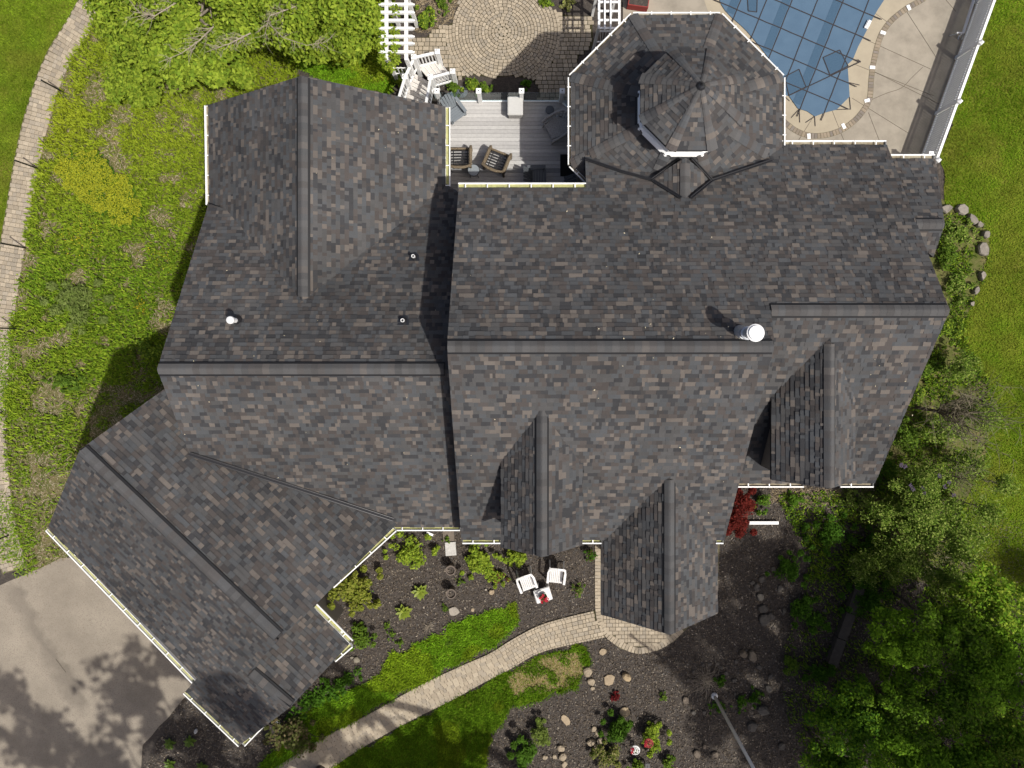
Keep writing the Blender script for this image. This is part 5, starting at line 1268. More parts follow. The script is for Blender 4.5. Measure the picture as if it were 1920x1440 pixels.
def lawn_tone(X, Y, c):
    q = vnoise(X, Y, 0.55, 3)*0.6+vnoise(X, Y, 1.7, 4)*0.4; f = np.clip((q-0.46)*4.0, 0, 1)[:, None]
    g = (0.6+0.8*vnoise(X, Y, 0.33, 7))*(0.65+0.7*(vnoise(X, Y, 1.6, 5)*0.5+vnoise(X, Y, 4.5, 6)*0.5)); return (c*(1-f*0.5)+np.array([0.17, 0.165, 0.025])*f*0.5)*g[:, None]*1.08
path_poly = ribbon(PL_, 0.44)
X, Y = sample_in(LE, per_area(LE, 1000)); blades('lawn_grass', X, Y, 0.07, 0.06, 0.02, LAWNC, 'mown grass of the lawn beside the picket fence', tone=lawn_tone)
X, Y = sample_in(LW, per_area(LW, 900), avoid=(path_poly,)); blades('lawn_grass', X, Y, 0.07, 0.06, 0.02, [(0.155, 0.235, 0.014), (0.185, 0.27, 0.02), (0.125, 0.195, 0.012)], 'mown grass left of the curving side path', tone=lawn_tone)
walk_poly = UPW+LOW[::-1]
brown = G2([(995, 1240), (1035, 1228), (1090, 1222), (1098, 1255), (1070, 1285), (1010, 1300), (965, 1305), (950, 1270)])
def dead(X, Y): return np.where(inside_np(brown, X, Y) & (vnoise(X, Y, 2.6, 8) > 0.40), 0.06, 1.0)
def front_tone(X, Y, c):
    q = vnoise(X, Y, 2.4, 61)*0.5+vnoise(X, Y, 6.0, 62)*0.5; return c*(0.55+0.9*q)[:, None]*np.where(vnoise(X, Y, 1.1, 63)[:, None] > 0.62, np.array([1.25, 1.0, 1.0]), 1.0)
for P_, lab in ((LA, 'bright grass strip between the front bed and the walk'), (LB, 'grass patch below the curved front walk'), (LN, 'grass under the tree beside the pergola')):
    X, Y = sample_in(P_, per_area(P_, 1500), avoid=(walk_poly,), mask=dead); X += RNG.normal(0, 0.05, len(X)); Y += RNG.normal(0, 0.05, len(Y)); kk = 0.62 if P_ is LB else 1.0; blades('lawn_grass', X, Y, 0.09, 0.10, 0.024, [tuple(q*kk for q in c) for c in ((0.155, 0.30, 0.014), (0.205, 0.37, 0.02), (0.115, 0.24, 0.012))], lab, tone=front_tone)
X, Y = sample_in(brown, per_area(brown, 1600)); blades('dead_grass', X, Y, 0.09, 0.015, 0.016, [(0.33, 0.25, 0.12), (0.27, 0.20, 0.09), (0.36, 0.29, 0.16)], 'straw coloured dead patch in the front lawn', z=0.008)
# meadow of weeds on the left
MW = G2(MEADOW); drv = G2(DRIVE)
def mead(X, Y): return np.clip((vnoise(X, Y, 0.9, 11)*0.45+vnoise(X, Y, 2.3, 12)*0.55-0.33)*5, 0.05, 1)*np.where((X < -15.2) & (Y < -1.0), np.clip(1+(Y+1.0)*0.19, 0.16, 1), 1)
X, Y = sample_in(MW, per_area(MW, 520), avoid=(path_poly, drv), mask=mead)
GRN = [(0.15, 0.25, 0.018), (0.185, 0.29, 0.022), (0.11, 0.20, 0.016), (0.24, 0.32, 0.03)]
def mead_tone(X, Y, c):
    q = vnoise(X, Y, 0.35, 21); yel = np.clip((Y-2.5)*0.2, 0, 1)*0.75+np.clip((q-0.5)*2, 0, 1)*0.4
    return c*(1-yel[:, None]*0.55)+np.array([0.32, 0.345, 0.022])*yel[:, None]*0.55
blades('meadow_plants', X, Y, 0.15, 0.17, 0.045, GRN, 'tangled green weeds of the rough slope beside the house', 'weeds', tone=mead_tone)
def straw(X, Y): return np.clip(1.1-mead(X, Y), 0.06, 1)
X, Y = sample_in(MW, per_area(MW, 520), avoid=(path_poly, drv), mask=lambda X, Y: straw(X, Y)*0.7)
blades('dry_straw', X, Y, 0.14, 0.03, 0.016, [(0.38, 0.31, 0.2), (0.30, 0.235, 0.14), (0.44, 0.38, 0.27), (0.20, 0.155, 0.09)], 'dry straw lying in the gaps between the weeds', 'straw')
nb = G2([(778, -40), (870, -40), (850, 35), (835, 45), (800, 62), (778, 60)])
X, Y = sample_in(nb, per_area(nb, 700)); blades('dry_straw', X, Y, 0.13, 0.03, 0.016, [(0.34, 0.27, 0.17), (0.22, 0.17, 0.10), (0.40, 0.33, 0.22)], 'dry straw in the bed beside the round patio', 'straw')
db = G2([(1480, 912), (1560, 918), (1575, 945), (1500, 950), (1440, 940), (1445, 915)])
X, Y = sample_in(db, per_area(db, 500)); blades('dry_straw', X, Y, 0.14, 0.05, 0.016, [(0.34, 0.27, 0.17), (0.22, 0.17, 0.10), (0.40, 0.33, 0.22)], 'dry straw under the long white gutter', 'straw')
# weeds that creep over the lower part of the side path
wp = G2([(-80, 560), (40, 560), (45, 700), (60, 900), (70, 1075), (-80, 1095)])
X, Y = sample_in(wp, per_area(wp, 420), mask=lambda X, Y: np.clip((vnoise(X, Y, 1.4, 31)-0.42)*4, 0.03, 1)); blades('path_weeds', X, Y, 0.10, 0.06, 0.03, GRN, 'weeds growing between the pavers of the lower side path', 'weeds', z=0.045)
# ground cover east of the house and under the wood
UB = G2([(1760, 395), (1850, 420), (1856, 500), (1800, 620), (1860, 730), (1850, 860), (1800, 970), (1850, 1100), (1990, 1150), (1990, 1510), (1500, 1510), (1460, 1250), (1520, 1050), (1450, 925), (1640, 920), (1690, 760), (1780, 590), (1755, 480)])
X, Y = sample_in(UB, per_area(UB, 420), mask=lambda X, Y: np.clip((vnoise(X, Y, 1.1, 51)*0.5+vnoise(X, Y, 2.7, 52)*0.5-0.38)*5, 0.08, 1)*np.where((X < 13) & (Y < -9), 0.35, 1))
blades('undergrowth', X, Y, 0.11, 0.14, 0.045, GRN+DG_, 'low green undergrowth between the house and the wood', 'undergrowth')
# mulch chips
ch = G2([(590, 985), (1120, 985), (1380, 890), (1660, 890), (1990, 1000), (1990, 1510), (230, 1510), (350, 1290), (560, 1330)])
X, Y = sample_in(ch, per_area(ch, 330), avoid=(LA, LB, walk_poly, G2(stoop_px), drv), bounds=(250, 880, 1990, 1510))
n = len(X); a = RNG.uniform(0, 6.283, n); L = RNG.uniform(0.012, 0.035, n); w_ = L*RNG.uniform(0.25, 0.6, n); t1 = RNG.normal(0, 0.35, n); t2 = RNG.normal(0, 0.5, n)
dx = np.stack([np.cos(a), np.sin(a), t1], 1)*L[:, None]; dy = np.stack([-np.sin(a), np.cos(a), t2], 1)*w_[:, None]; P0 = np.stack([X, Y, RNG.uniform(0.0, 0.022, n)], 1)
cc = np.array([(0.055, 0.045, 0.036), (0.10, 0.08, 0.06), (0.16, 0.135, 0.105), (0.09, 0.085, 0.08), (0.25, 0.215, 0.17)])[RNG.choice(5, n, p=[0.34, 0.30, 0.18, 0.13, 0.05])]*RNG.uniform(0.7, 1.3, n)[:, None]
o = link('mulch_chips', quads_mesh('mulch_chips', np.stack([P0-dx-dy, P0+dx-dy, P0+dx+dy, P0-dx+dy], 1), cc, 'chip')); tag(o, 'bark mulch chips covering the garden beds', 'mulch', kind='stuff')
# soil specks and fallen bits on the meadow edge of the roof are left out

# ------------------------------------------------------------------ SHRUBS, FLOWERS, TREES
def clumps(c, rx, ry, rz, n, rc, shell=0.55):
    out = []
    for _ in range(n):
        d = Vector((random.gauss(0, 1), random.gauss(0, 1), random.gauss(0, 1))).normalized(); q = random.uniform(shell, 1.0)
        out.append((c[0]+d.x*rx*q, c[1]+d.y*ry*q, max(c[2]+d.z*rz*q, rc*0.3), rc*random.uniform(0.7, 1.25)))
    return out
def wander(p0, p1, n=5, amp=0.12):
    p0 = Vector(p0); p1 = Vector(p1); L = (p1-p0).length; return [p0.lerp(p1, i/n)+(Vector((random.gauss(0, 1), random.gauss(0, 1), random.gauss(0, 0.5)))*amp*L*0.25 if 0 < i < n else Vector()) for i in range(n+1)]
YG = [(0.225, 0.305, 0.028), (0.275, 0.355, 0.038), (0.15, 0.23, 0.022)]
MG = [(0.100, 0.170, 0.020), (0.135, 0.21, 0.024), (0.072, 0.13, 0.015)]
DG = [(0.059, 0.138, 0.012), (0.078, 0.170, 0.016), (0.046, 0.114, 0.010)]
PG = [(0.22, 0.29, 0.055), (0.28, 0.34, 0.08), (0.15, 0.225, 0.035)]
def shrub(name, u, v, rx, ry, h, cols, label, n=700, size=0.05, rc=None, twigs=8, cat='shrub', group=None, asp=0.55, up=0.5, rot=0.0):
    z = h*0.6; x, y, _ = GP(u, v, z); e = empty(name, (x, y, 0), rot, label, cat, group); rc = rc or min(rx, ry)*0.42
    cl = clumps((0, 0, h*0.55), max(rx-rc*0.6, 0.05), max(ry-rc*0.6, 0.05), h*0.42, max(7, int(rx*ry/(rc*rc)*2.2)), rc*0.9, 0.15)
    for _ in range(max(4, int(len(cl)*0.5))):          # shoots that stick out of the outline
        a = random.uniform(0, 6.283); q = random.uniform(0.8, 1.25); cl.append((rx*q*math.cos(a), ry*q*math.sin(a), h*random.uniform(0.2, 0.75), rc*random.uniform(0.3, 0.6)))
    leaves('foliage', cl, n, 1.0, size, cols, e, False, up=up, asp=asp)
    mb = MB()
    for q in random.sample(cl, min(len(cl), twigs)): mb.tube(wander((random.uniform(-.05, .05), random.uniform(-.05, .05), 0), q[:3], 4), [0.018, 0.014, 0.011, 0.008, 0.005], 5)
    mb.build('stems', 'bark', e); return e
def tree(name, u, v, h, zc, rx, ry, rz, cols, label, n=8000, size=0.09, rc=0.6, ncl=40, tr=0.12, cat='tree', group=None, base=None, bark='bark', xy=None, limbs=14, up=0.45, shell=0.5):
    x, y = xy if xy else GP(u, v, zc)[:2]; e = empty(name, (x, y, 0), 0, label, cat, group)
    cl = clumps((0, 0, zc), rx-rc*0.5, ry-rc*0.5, rz, ncl, rc, shell)
    leaves('crown', cl, n, 1.0, size, cols, e, False, up=up)
    mb = MB(); top = (random.uniform(-.2, .2), random.uniform(-.2, .2), zc-rz*0.2)
    mb.tube(wander((0, 0, -0.05), top, 6, 0.08), [tr*(1-0.1*i) for i in range(7)], 8)
    for q in sorted(cl, key=lambda q: -q[2])[:limbs] if limbs > 20 else random.sample(cl, min(limbs, len(cl))):
        st = Vector((0, 0, 0)).lerp(Vector(top), random.uniform(0.45, 1.0)); mb.tube(wander(st, q[:3], 5), [tr*0.45, tr*0.34, tr*0.26, tr*0.18, tr*0.12, tr*0.06], 5)
    mb.build('trunk', bark, e); return e
# the big fresh-green trees at the top
t1 = tree('leafy_tree', 345, 25, 5, 3.6, 3.4, 3.0, 1.3, YG, 'wide spring-green tree above the left gable with bare twigs showing', 40000, 0.078, 0.62, 95, 0.16, bark='bark_pale', limbs=30)
t2 = tree('leafy_tree', 600, 0, 5, 3.4, 2.1, 2.5, 1.2, YG, 'spring-green tree between the left gable and the white pergola', 24000, 0.075, 0.55, 60, 0.13, bark='bark_pale', limbs=22)
tree('leafy_tree', 255, 160, 3, 1.4, 1.15, 1.0, 0.8, YG, 'low spring-green sapling beside the paved path', 5500, 0.07, 0.35, 26, 0.05, limbs=8)
def spray(par, pts, r0=0.035, name='bare_branch', kids=22, klen=0.9, m='bark_pale'):
    """a bare branch with side twigs, points in photograph pixels with height"""
    P = [Vector(GP(*p)) for p in pts]; mb = MB(); n = len(P); mb.tube(P, [r0*(1-0.75*i/(n-1)) for i in range(n)], 6)
    for k in range(kids):
        i = random.randrange(1, n); f = random.random(); s = P[i-1].lerp(P[i], f); d = (P[i]-P[i-1]).normalized(); side = Vector((-d.y, d.x, 0))*random.choice((-1, 1))
        e = s+(d*random.uniform(0.4, 1)+side*random.uniform(0.3, 0.9)+Vector((0, 0, random.uniform(-.1, .3))))*klen*random.uniform(0.4, 1)
        w1 = wander(s, e, 4, 0.25); mb.tube(w1, [r0*0.38, r0*0.3, r0*0.22, r0*0.16, r0*0.1], 4)
        for _ in range(3):
            q = w1[random.randrange(1, 4)]; ee = q+Vector((random.gauss(0, 1), random.gauss(0, 1), random.uniform(-.1, .3)))*klen*0.22; mb.tube([q, q.lerp(ee, 0.5)+Vector((random.uniform(-.03, .03), random.uniform(-.03, .03), 0)), ee], [r0*0.18, r0*0.13, r0*0.08], 4)
    return mb.build(name, m, par, world=True)
for pts in ([(400, 50, 4.6), (375, 75, 4.9), (340, 100, 5.0), (298, 117, 5.0)], [(470, 62, 4.7), (430, 82, 4.9), (385, 98, 4.8)], [(330, 5, 4.7), (290, 30, 4.8), (250, 22, 4.8)]): spray(t1, pts, 0.022, klen=0.7)
for pts in ([(500, 40, 4.5), (530, 70, 4.8), (575, 85, 5.0), (615, 78, 5.0)], [(560, 10, 4.6), (505, 30, 4.9), (495, 70, 5.0)]): spray(t2, pts, 0.018, klen=0.6)
# creeper over the pergola
x, y, _ = GP(728, 60, 2.4); e = empty('creeper', (x, y, 0), 0, 'green creeper hanging over the white pergola beams', 'creeper')
cl = [(GP(u, v, 2.55)[0], GP(u, v, 2.55)[1], 2.5, 0.22) for u, v in ((716, 66), (740, 60), (742, 82), (716, 88), (738, 100), (715, 108), (730, 124), (708, 45), (706, 20), (742, 18), (741, 110), (705, 80))]
leaves('foliage', cl, 1100, 0.9, 0.055, YG, e, True)
mb = MB()
for q in cl[:6]: mb.tube(wander((x, y, 0), (q[0], q[1], q[2]), 6, 0.15), 0.012, 5)
mb.build('stems', 'bark', e, world=True)
# yellow flowering carpet, fern clump and other plants of the rough slope
yp = rough_poly(G2([(112, 318), (135, 290), (178, 286), (200, 300), (225, 330), (252, 348), (270, 398), (255, 422), (232, 428), (205, 402), (165, 382), (128, 352)]), 0.12, 0.14, 31)
e = empty('flower_carpet', GP(190, 355), 0, 'large patch of bright yellow flowers on the rough slope', 'flowers')
X, Y = sample_in(yp, 20000, mask=lambda X, Y: np.clip((vnoise(X, Y, 2.2, 77)*0.6+vnoise(X, Y, 5.0, 78)*0.4-0.16)*3.5, 0.05, 1)); n = len(X); Z = 0.16+0.08*vnoise(X, Y, 2.0, 3)+RNG.uniform(-0.03, 0.03, n)
def flat_leaves(name, X, Y, Z, size, cols, parent, mname='leaf'):
    n = len(X); P = np.stack([X, Y, Z], 1); nor = RNG.normal(size=(n, 3))*0.4; nor[:, 2] = 1; nor /= np.linalg.norm(nor, axis=1)[:, None]
    t = RNG.normal(size=(n, 3)); t -= nor*(t*nor).sum(1)[:, None]; t /= np.linalg.norm(t, axis=1)[:, None]; b = np.cross(nor, t); s = size*RNG.uniform(0.6, 1.3, n)[:, None]
    c = np.array(cols)[RNG.integers(0, len(cols), n)]*RNG.uniform(0.75, 1.25, n)[:, None]
    return link(name, quads_mesh(name, np.stack([P-t*s, P-b*s*.7, P+t*s, P+b*s*.7], 1), c, mname), parent, True)
flat_leaves('blossoms', X[:8000], Y[:8000], Z[:8000]+0.04, 0.027, [(0.37, 0.375, 0.025), (0.33, 0.345, 0.025), (0.26, 0.30, 0.03)], e)
flat_leaves('foliage', X, Y, Z-0.06, 0.04, DG, e)
shrub('fern_clump', 137, 570, 1.05, 0.95, 0.5, [(0.16, 0.21, 0.05), (0.20, 0.25, 0.07), (0.12, 0.17, 0.035)], 'broad pale green feathery fern clump on the rough slope', 3400, 0.10, 0.35, cat='fern', asp=0.22)
shrub('flower_clump', 258, 575, 0.30, 0.36, 0.3, [(0.40, 0.34, 0.02), (0.10, 0.15, 0.02), (0.12, 0.17, 0.02)], 'small yellow flowering clump below the fern', 500, 0.035, 0.15, cat='flowers', twigs=4)
shrub('weedy_shrub', 280, 660, 0.6, 0.5, 0.7, YG+MG, 'leafy weed clump against the left roof corner', 800, 0.06)
shrub('weedy_shrub', 125, 715, 0.75, 0.3, 0.45, MG, 'dark green weed row near the roof shadow', 700, 0.07)
shrub('weedy_shrub', 300, 140, 0.5, 0.4, 0.9, MG, 'green shrub below the spring-green tree', 600, 0.06)
for u, v, lab in ((165, 430, 'scattered small yellow flowers just under the yellow patch'), (300, 480, 'scattered yellow flowers closer to the roof edge'), (150, 455, 'thin sprinkle of yellow flowers above the fern')):
    x, y, _ = GP(u, v); e = empty('flower_sprinkle', (x, y, 0), 0, lab, 'flowers'); n = 70
    flat_leaves('blossoms', x+RNG.normal(0, 0.4, n), y+RNG.normal(0, 0.3, n), 0.17+RNG.uniform(-.04, .05, n), 0.024, [(0.50, 0.42, 0.03)], e)
# front beds
shrub('rhododendron', 657, 1108, 0.95, 0.85, 1.3, [(0.20, 0.225, 0.03), (0.25, 0.26, 0.05), (0.13, 0.16, 0.02)], 'yellow-green rounded shrub beside the garage gutter corner', 4400, 0.055, 0.26, asp=0.7)
shrub('bed_shrub', 768, 1035, 0.85, 0.68, 0.6, YG, 'low yellow-green shrub with bare red twigs under the gutter', 1700, 0.055, 0.22, twigs=26)
shrub('bed_shrub', 898, 1052, 0.62, 0.62, 0.55, YG, 'bright leafy shrub left of the white chairs', 2200, 0.06, 0.2)
shrub('bed_shrub', 965, 1045, 0.62, 0.34, 0.5, YG, 'bright leafy shrub under the dormer gable', 1200, 0.06, 0.18)
shrub('bed_shrub', 932, 1082, 0.4, 0.38, 0.4, YG+[(0.10, 0.03, 0.025)], 'small leafy shrub with reddish stems beside the rounded rock', 700, 0.05, 0.16)
shrub('bed_shrub', 680, 1200, 0.48, 0.5, 0.55, MG, 'green shrub at the garage downspout', 900, 0.05, 0.2)
shrub('bed_shrub', 672, 1178, 0.3, 0.3, 0.4, MG, 'small green shrub between the downspout and the roof gutter', 400, 0.05, 0.15)
shrub('bed_shrub', 1086, 1108, 0.22, 0.28, 0.4, MG+[(0.2, 0.16, 0.08)], 'small sparse plant right of the white chairs', 170, 0.045, 0.12, twigs=10)
shrub('bed_shrub', 1108, 1040, 0.2, 0.3, 0.5, DG+[(0.10, 0.05, 0.03)], 'dark plant in the shade by the porch strip', 300, 0.04, 0.13)
shrub('bed_shrub', 690, 1115, 0.14, 0.2, 0.3, MG, 'tiny plant right of the yellow-green shrub', 100, 0.04, 0.1, twigs=3)
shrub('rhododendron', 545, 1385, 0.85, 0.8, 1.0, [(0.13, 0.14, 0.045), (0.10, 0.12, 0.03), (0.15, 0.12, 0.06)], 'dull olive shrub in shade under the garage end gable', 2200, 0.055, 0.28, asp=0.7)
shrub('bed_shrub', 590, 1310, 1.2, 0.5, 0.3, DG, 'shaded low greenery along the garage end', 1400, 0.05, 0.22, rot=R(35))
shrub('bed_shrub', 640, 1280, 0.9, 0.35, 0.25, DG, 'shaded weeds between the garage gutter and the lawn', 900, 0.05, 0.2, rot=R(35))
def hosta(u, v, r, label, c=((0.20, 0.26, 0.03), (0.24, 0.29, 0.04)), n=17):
    x, y, _ = GP(u, v, 0.15); e = empty('hosta', (x, y, 0), random.uniform(0, 6), label, 'plant', 'hostas')
    V = [(0, 0, 0), (0.28, -0.20, 0.10), (0.62, -0.26, 0.13), (1.0, 0, 0.06), (0.62, 0.26, 0.13), (0.28, 0.20, 0.10), (0.3, 0, 0.06), (0.62, 0, 0.08)]
    lm = MB().faces(V, [(0, 1, 6), (1, 2, 7, 6), (2, 3, 7), (0, 6, 5), (6, 7, 4, 5), (7, 3, 4)], None); lm.c = [c[0]]*len(lm.f); me = lm.mesh('leaf', 'leaf_piece', smooth=True)
    for k in range(n):
        ob = bpy.data.objects.new('leaf', me); COL.objects.link(ob); ob.parent = e; q = k/n
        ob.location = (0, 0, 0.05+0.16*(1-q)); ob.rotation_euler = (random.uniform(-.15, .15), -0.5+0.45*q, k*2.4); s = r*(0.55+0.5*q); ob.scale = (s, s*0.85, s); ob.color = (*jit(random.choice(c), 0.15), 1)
mat('leaf_piece', attr='object', rough=0.5, trans=0.3, spec=0.3)
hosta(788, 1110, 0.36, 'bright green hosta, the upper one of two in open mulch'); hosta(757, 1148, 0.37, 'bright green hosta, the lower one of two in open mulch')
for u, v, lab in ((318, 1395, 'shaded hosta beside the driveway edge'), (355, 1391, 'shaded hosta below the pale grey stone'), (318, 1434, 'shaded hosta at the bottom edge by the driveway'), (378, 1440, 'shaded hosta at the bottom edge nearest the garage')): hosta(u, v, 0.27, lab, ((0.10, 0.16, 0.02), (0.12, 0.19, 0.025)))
# dry grass tuft
x, y, _ = GP(804, 1175); e = empty('dry_tuft', (x, y, 0), 0, 'dry straw coloured grass tuft in the front mulch', 'plant'); mb = MB()
for k in range(60): a = random.uniform(0, 6.3); l_ = random.uniform(0.1, 0.3); mb.tube([(0, 0, 0), (l_*.5*math.cos(a), l_*.5*math.sin(a), 0.09), (l_*math.cos(a), l_*math.sin(a), 0.05)], [.006, .005, .002], 3)
mb.build('stalks', 'bark_pale', e)
for i, (u, v, r, lab) in enumerate(((735, 1190, .18, 'thin tuft of weeds in the mulch near the lawn strip'), (750, 1205, .15, 'thin tuft of weeds touching the lawn strip'), (725, 1172, .15, 'weed tuft right of the downspout shrub'), (840, 1205, .16, 'weed tuft at the top of the lawn strip'), (862, 1090, .16, 'weed tuft between the two planters'), (835, 1140, .14, 'weed tuft left of the grey stepping stone'), (838, 1012, .14, 'weed tuft between the two paving slabs'))): shrub('weed_tuft', u, v, r, r, 0.18, MG, lab, 90, 0.04, 0.08, twigs=2, cat='weed')
# lower garden
shrub('conifer_shrub', 1160, 1372, 0.55, 0.52, 0.9, [(0.065, 0.14, 0.012), (0.085, 0.17, 0.018), (0.045, 0.10, 0.010)], 'feathery dark green shrub above the hanging baskets', 2600, 0.085, 0.22, asp=0.25)
shrub('round_bush', 1226, 1388, 0.58, 0.62, 0.8, YG, 'round bright yellow-green bush behind the red basket', 2600, 0.045, 0.2)
shrub('round_bush', 1140, 1420, 0.65, 0.5, 0.6, [(0.17, 0.18, 0.04), (0.12, 0.16, 0.03), (0.24, 0.22, 0.09)], 'mottled yellowish bush at the bottom edge left of the baskets', 2000, 0.045, 0.2)
shrub('round_bush', 1195, 1438, 0.35, 0.25, 0.5, MG, 'small green bush under the basket stand', 600, 0.045, 0.15)
shrub('round_bush', 1250, 1432, 0.3, 0.25, 0.4, MG, 'small green bush at bottom edge right of the basket stand', 500, 0.045, 0.15)
shrub('conifer_shrub', 985, 1420, 0.5, 0.62, 0.9, [(0.06, 0.13, 0.012), (0.08, 0.16, 0.018)], 'feathery green shrub at the bottom edge below the lawn', 2400, 0.085, 0.22, asp=0.25)
shrub('round_bush', 1015, 1380, 0.38, 0.5, 0.8, [(0.17, 0.22, 0.05), (0.12, 0.17, 0.03)], 'pale green upright bush beside the oval stepping stone', 1500, 0.045, 0.18)
shrub('red_plant', 1155, 1308, 0.17, 0.17, 0.2, [(0.12, 0.015, 0.018), (0.16, 0.02, 0.02)], 'small dark red leafy plant in the lower mulch', 220, 0.05, 0.1, twigs=3, cat='plant')
shrub('weed_tuft', 1245, 1310, 0.16, 0.18, 0.25, MG, 'lone green tuft in the sunny mulch', 120, 0.04, 0.09, twigs=3, cat='weed')
shrub('japanese_maple', 1386, 957, 0.62, 0.95, 1.3, [(0.12, 0.018, 0.014), (0.16, 0.026, 0.018), (0.085, 0.014, 0.011)], 'dark red lace-leaf maple beside the porch roof', 6500, 0.045, 0.28, cat='shrub')
shrub('bed_shrub', 1430, 940, 0.3, 0.4, 0.6, MG+DG, 'green shrub right of the red maple', 800, 0.045, 0.16)
shrub('grass_clump', 1487, 938, 0.34, 0.26, 0.35, [(0.07, 0.15, 0.012), (0.10, 0.19, 0.02)], 'bright grass clump under the long white gutter', 700, 0.07, 0.15, asp=0.2, cat='grass clump')
shrub('bed_shrub', 1593, 935, 0.3, 0.45, 0.5, PG, 'pale leafed sparse shrub below the gutter corner', 260, 0.045, 0.16)
shrub('bed_shrub', 1625, 945, 0.32, 0.35, 0.9, PG, 'pale leafed twiggy shrub beside the roof corner', 260, 0.045, 0.18, twigs=16)
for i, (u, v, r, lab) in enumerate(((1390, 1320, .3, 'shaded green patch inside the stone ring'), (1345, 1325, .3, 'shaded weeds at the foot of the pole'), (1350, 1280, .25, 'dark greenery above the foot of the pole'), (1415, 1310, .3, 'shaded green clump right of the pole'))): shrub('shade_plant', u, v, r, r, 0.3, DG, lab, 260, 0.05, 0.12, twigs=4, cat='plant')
# twiggy heap inside the ring
x, y, _ = GP(1325, 1275); e = empty('twig_heap', (x, y, 0), 0, 'heap of dry grey twigs inside the stone ring', 'twigs'); mb = MB()
for k in range(120): a = random.uniform(0, 6.3); l_ = random.uniform(0.2, 0.7); s = Vector((random.gauss(0, .15), random.gauss(0, .15), 0.02)); mb.tube([s, s+Vector((l_*.5*math.cos(a), l_*.5*math.sin(a), random.uniform(.05, .2))), s+Vector((l_*math.cos(a), l_*math.sin(a), random.uniform(0, .1)))], [.008, .006, .003], 3)
mb.build('twigs', 'bark_pale', e)
# bed on the right, shrubs behind the house
for u, v, rx, ry, h, cols, lab, n in ((1800, 440, .8, .55, .35, MG+PG, 'leafy ground cover inside the stone edged bed', 1300), (1775, 480, .45, .5, .4, MG, 'green clump between the roof notch and the big edging stone', 700), (1800, 530, .5, .6, .35, MG+PG, 'loose green plants lower in the stone edged bed', 800),
                                   (1770, 620, .7, .6, .6, YG+MG, 'bright green shrub beside the right roof point', 1500), (1735, 690, .6, .6, .7, MG, 'mid green shrub against the right roof slope', 1500), (1712, 740, .5, .45, .7, MG+YG, 'green shrub near the base of the bare tree', 1200),
                                   (1705, 815, .55, .6, .9, MG, 'rounded green shrub below the bare tree', 1500), (1668, 880, .5, .5, .9, MG+DG, 'dark green shrub by the lower right roof edge', 1200)):
    shrub('side_shrub', u, v, rx, ry, h, cols, lab, n, 0.05, 0.24)
lil = tree('lilac_bush', 1735, 940, 3, 1.7, 1.55, 1.5, 0.8, PG+MG, 'large pale green lilac bush with a few purple sprays', 15000, 0.04, 0.34, 70, 0.06, cat='shrub', limbs=22, shell=0.1)
mb = MB()
for u, v in ((1690, 872), (1697, 875), (1708, 910), (1712, 918), (1730, 915), (1733, 925), (1762, 892), (1772, 912), (1780, 905), (1788, 928)):
    c = GP(u, v, 2.3); petals(mb, (c[0], c[1], c[2]), 0.07, 26, 0.022)
mat('petal_purple', (0.085, 0.065, 0.10), 0.8, spec=0.05); mb.build('flower_sprays', 'petal_purple', lil, world=True)
tree('lilac_bush', 1700, 1040, 3, 1.5, 1.4, 1.2, 0.7, MG+PG, 'pale green bush just below the lilac', 8500, 0.04, 0.32, 55, 0.05, cat='shrub', limbs=16, shell=0.1)
tree('understory_tree', 1790, 1010, 3, 2.2, 1.2, 1.0, 0.6, MG+PG, 'loose light green sapling right of the lilac', 3500, 0.05, 0.35, 30, 0.05, limbs=14)
for u, v, zc, rx, ry, n, lab in ((1800, 690, 0.9, 0.9, 0.7, 1500, 'airy pale sapling above the bare tree on the lawn edge'), (1775, 805, 1.2, 0.9, 0.8, 1900, 'airy pale sapling just under the bare tree'), (1820, 870, 1.3, 0.9, 0.8, 1500, 'airy pale sapling reaching onto the right lawn'), (1660, 960, 1.3, 0.8, 0.8, 2200, 'airy green sapling at the lower roof corner'), (1850, 960, 1.6, 0.8, 0.7, 1300, 'airy pale sapling nearest the right picture edge'), (1855, 790, 1.0, 0.9, 0.8, 1100, 'thin pale sapling on the right lawn below the bare twigs'), (1885, 910, 1.2, 0.7, 0.7, 1000, 'thin pale sapling at the right picture edge on the lawn'), (1620, 1060, 1.0, 0.9, 0.8, 2000, 'airy dark sapling above the timber edging'), (1780, 1090, 1.4, 1.0, 0.8, 2200, 'airy green sapling above the wood')):
    tree('airy_sapling', u, v, 3, zc, rx, ry, 0.5, PG+MG, lab, n, 0.042, 0.24, 40, 0.03, group='airy saplings on the right', limbs=16, shell=0.1, bark='bark_pale')
mat('twig', (0.19, 0.165, 0.115), 0.95, spec=0.03, col2=(0.13, 0.115, 0.075), scale=14)
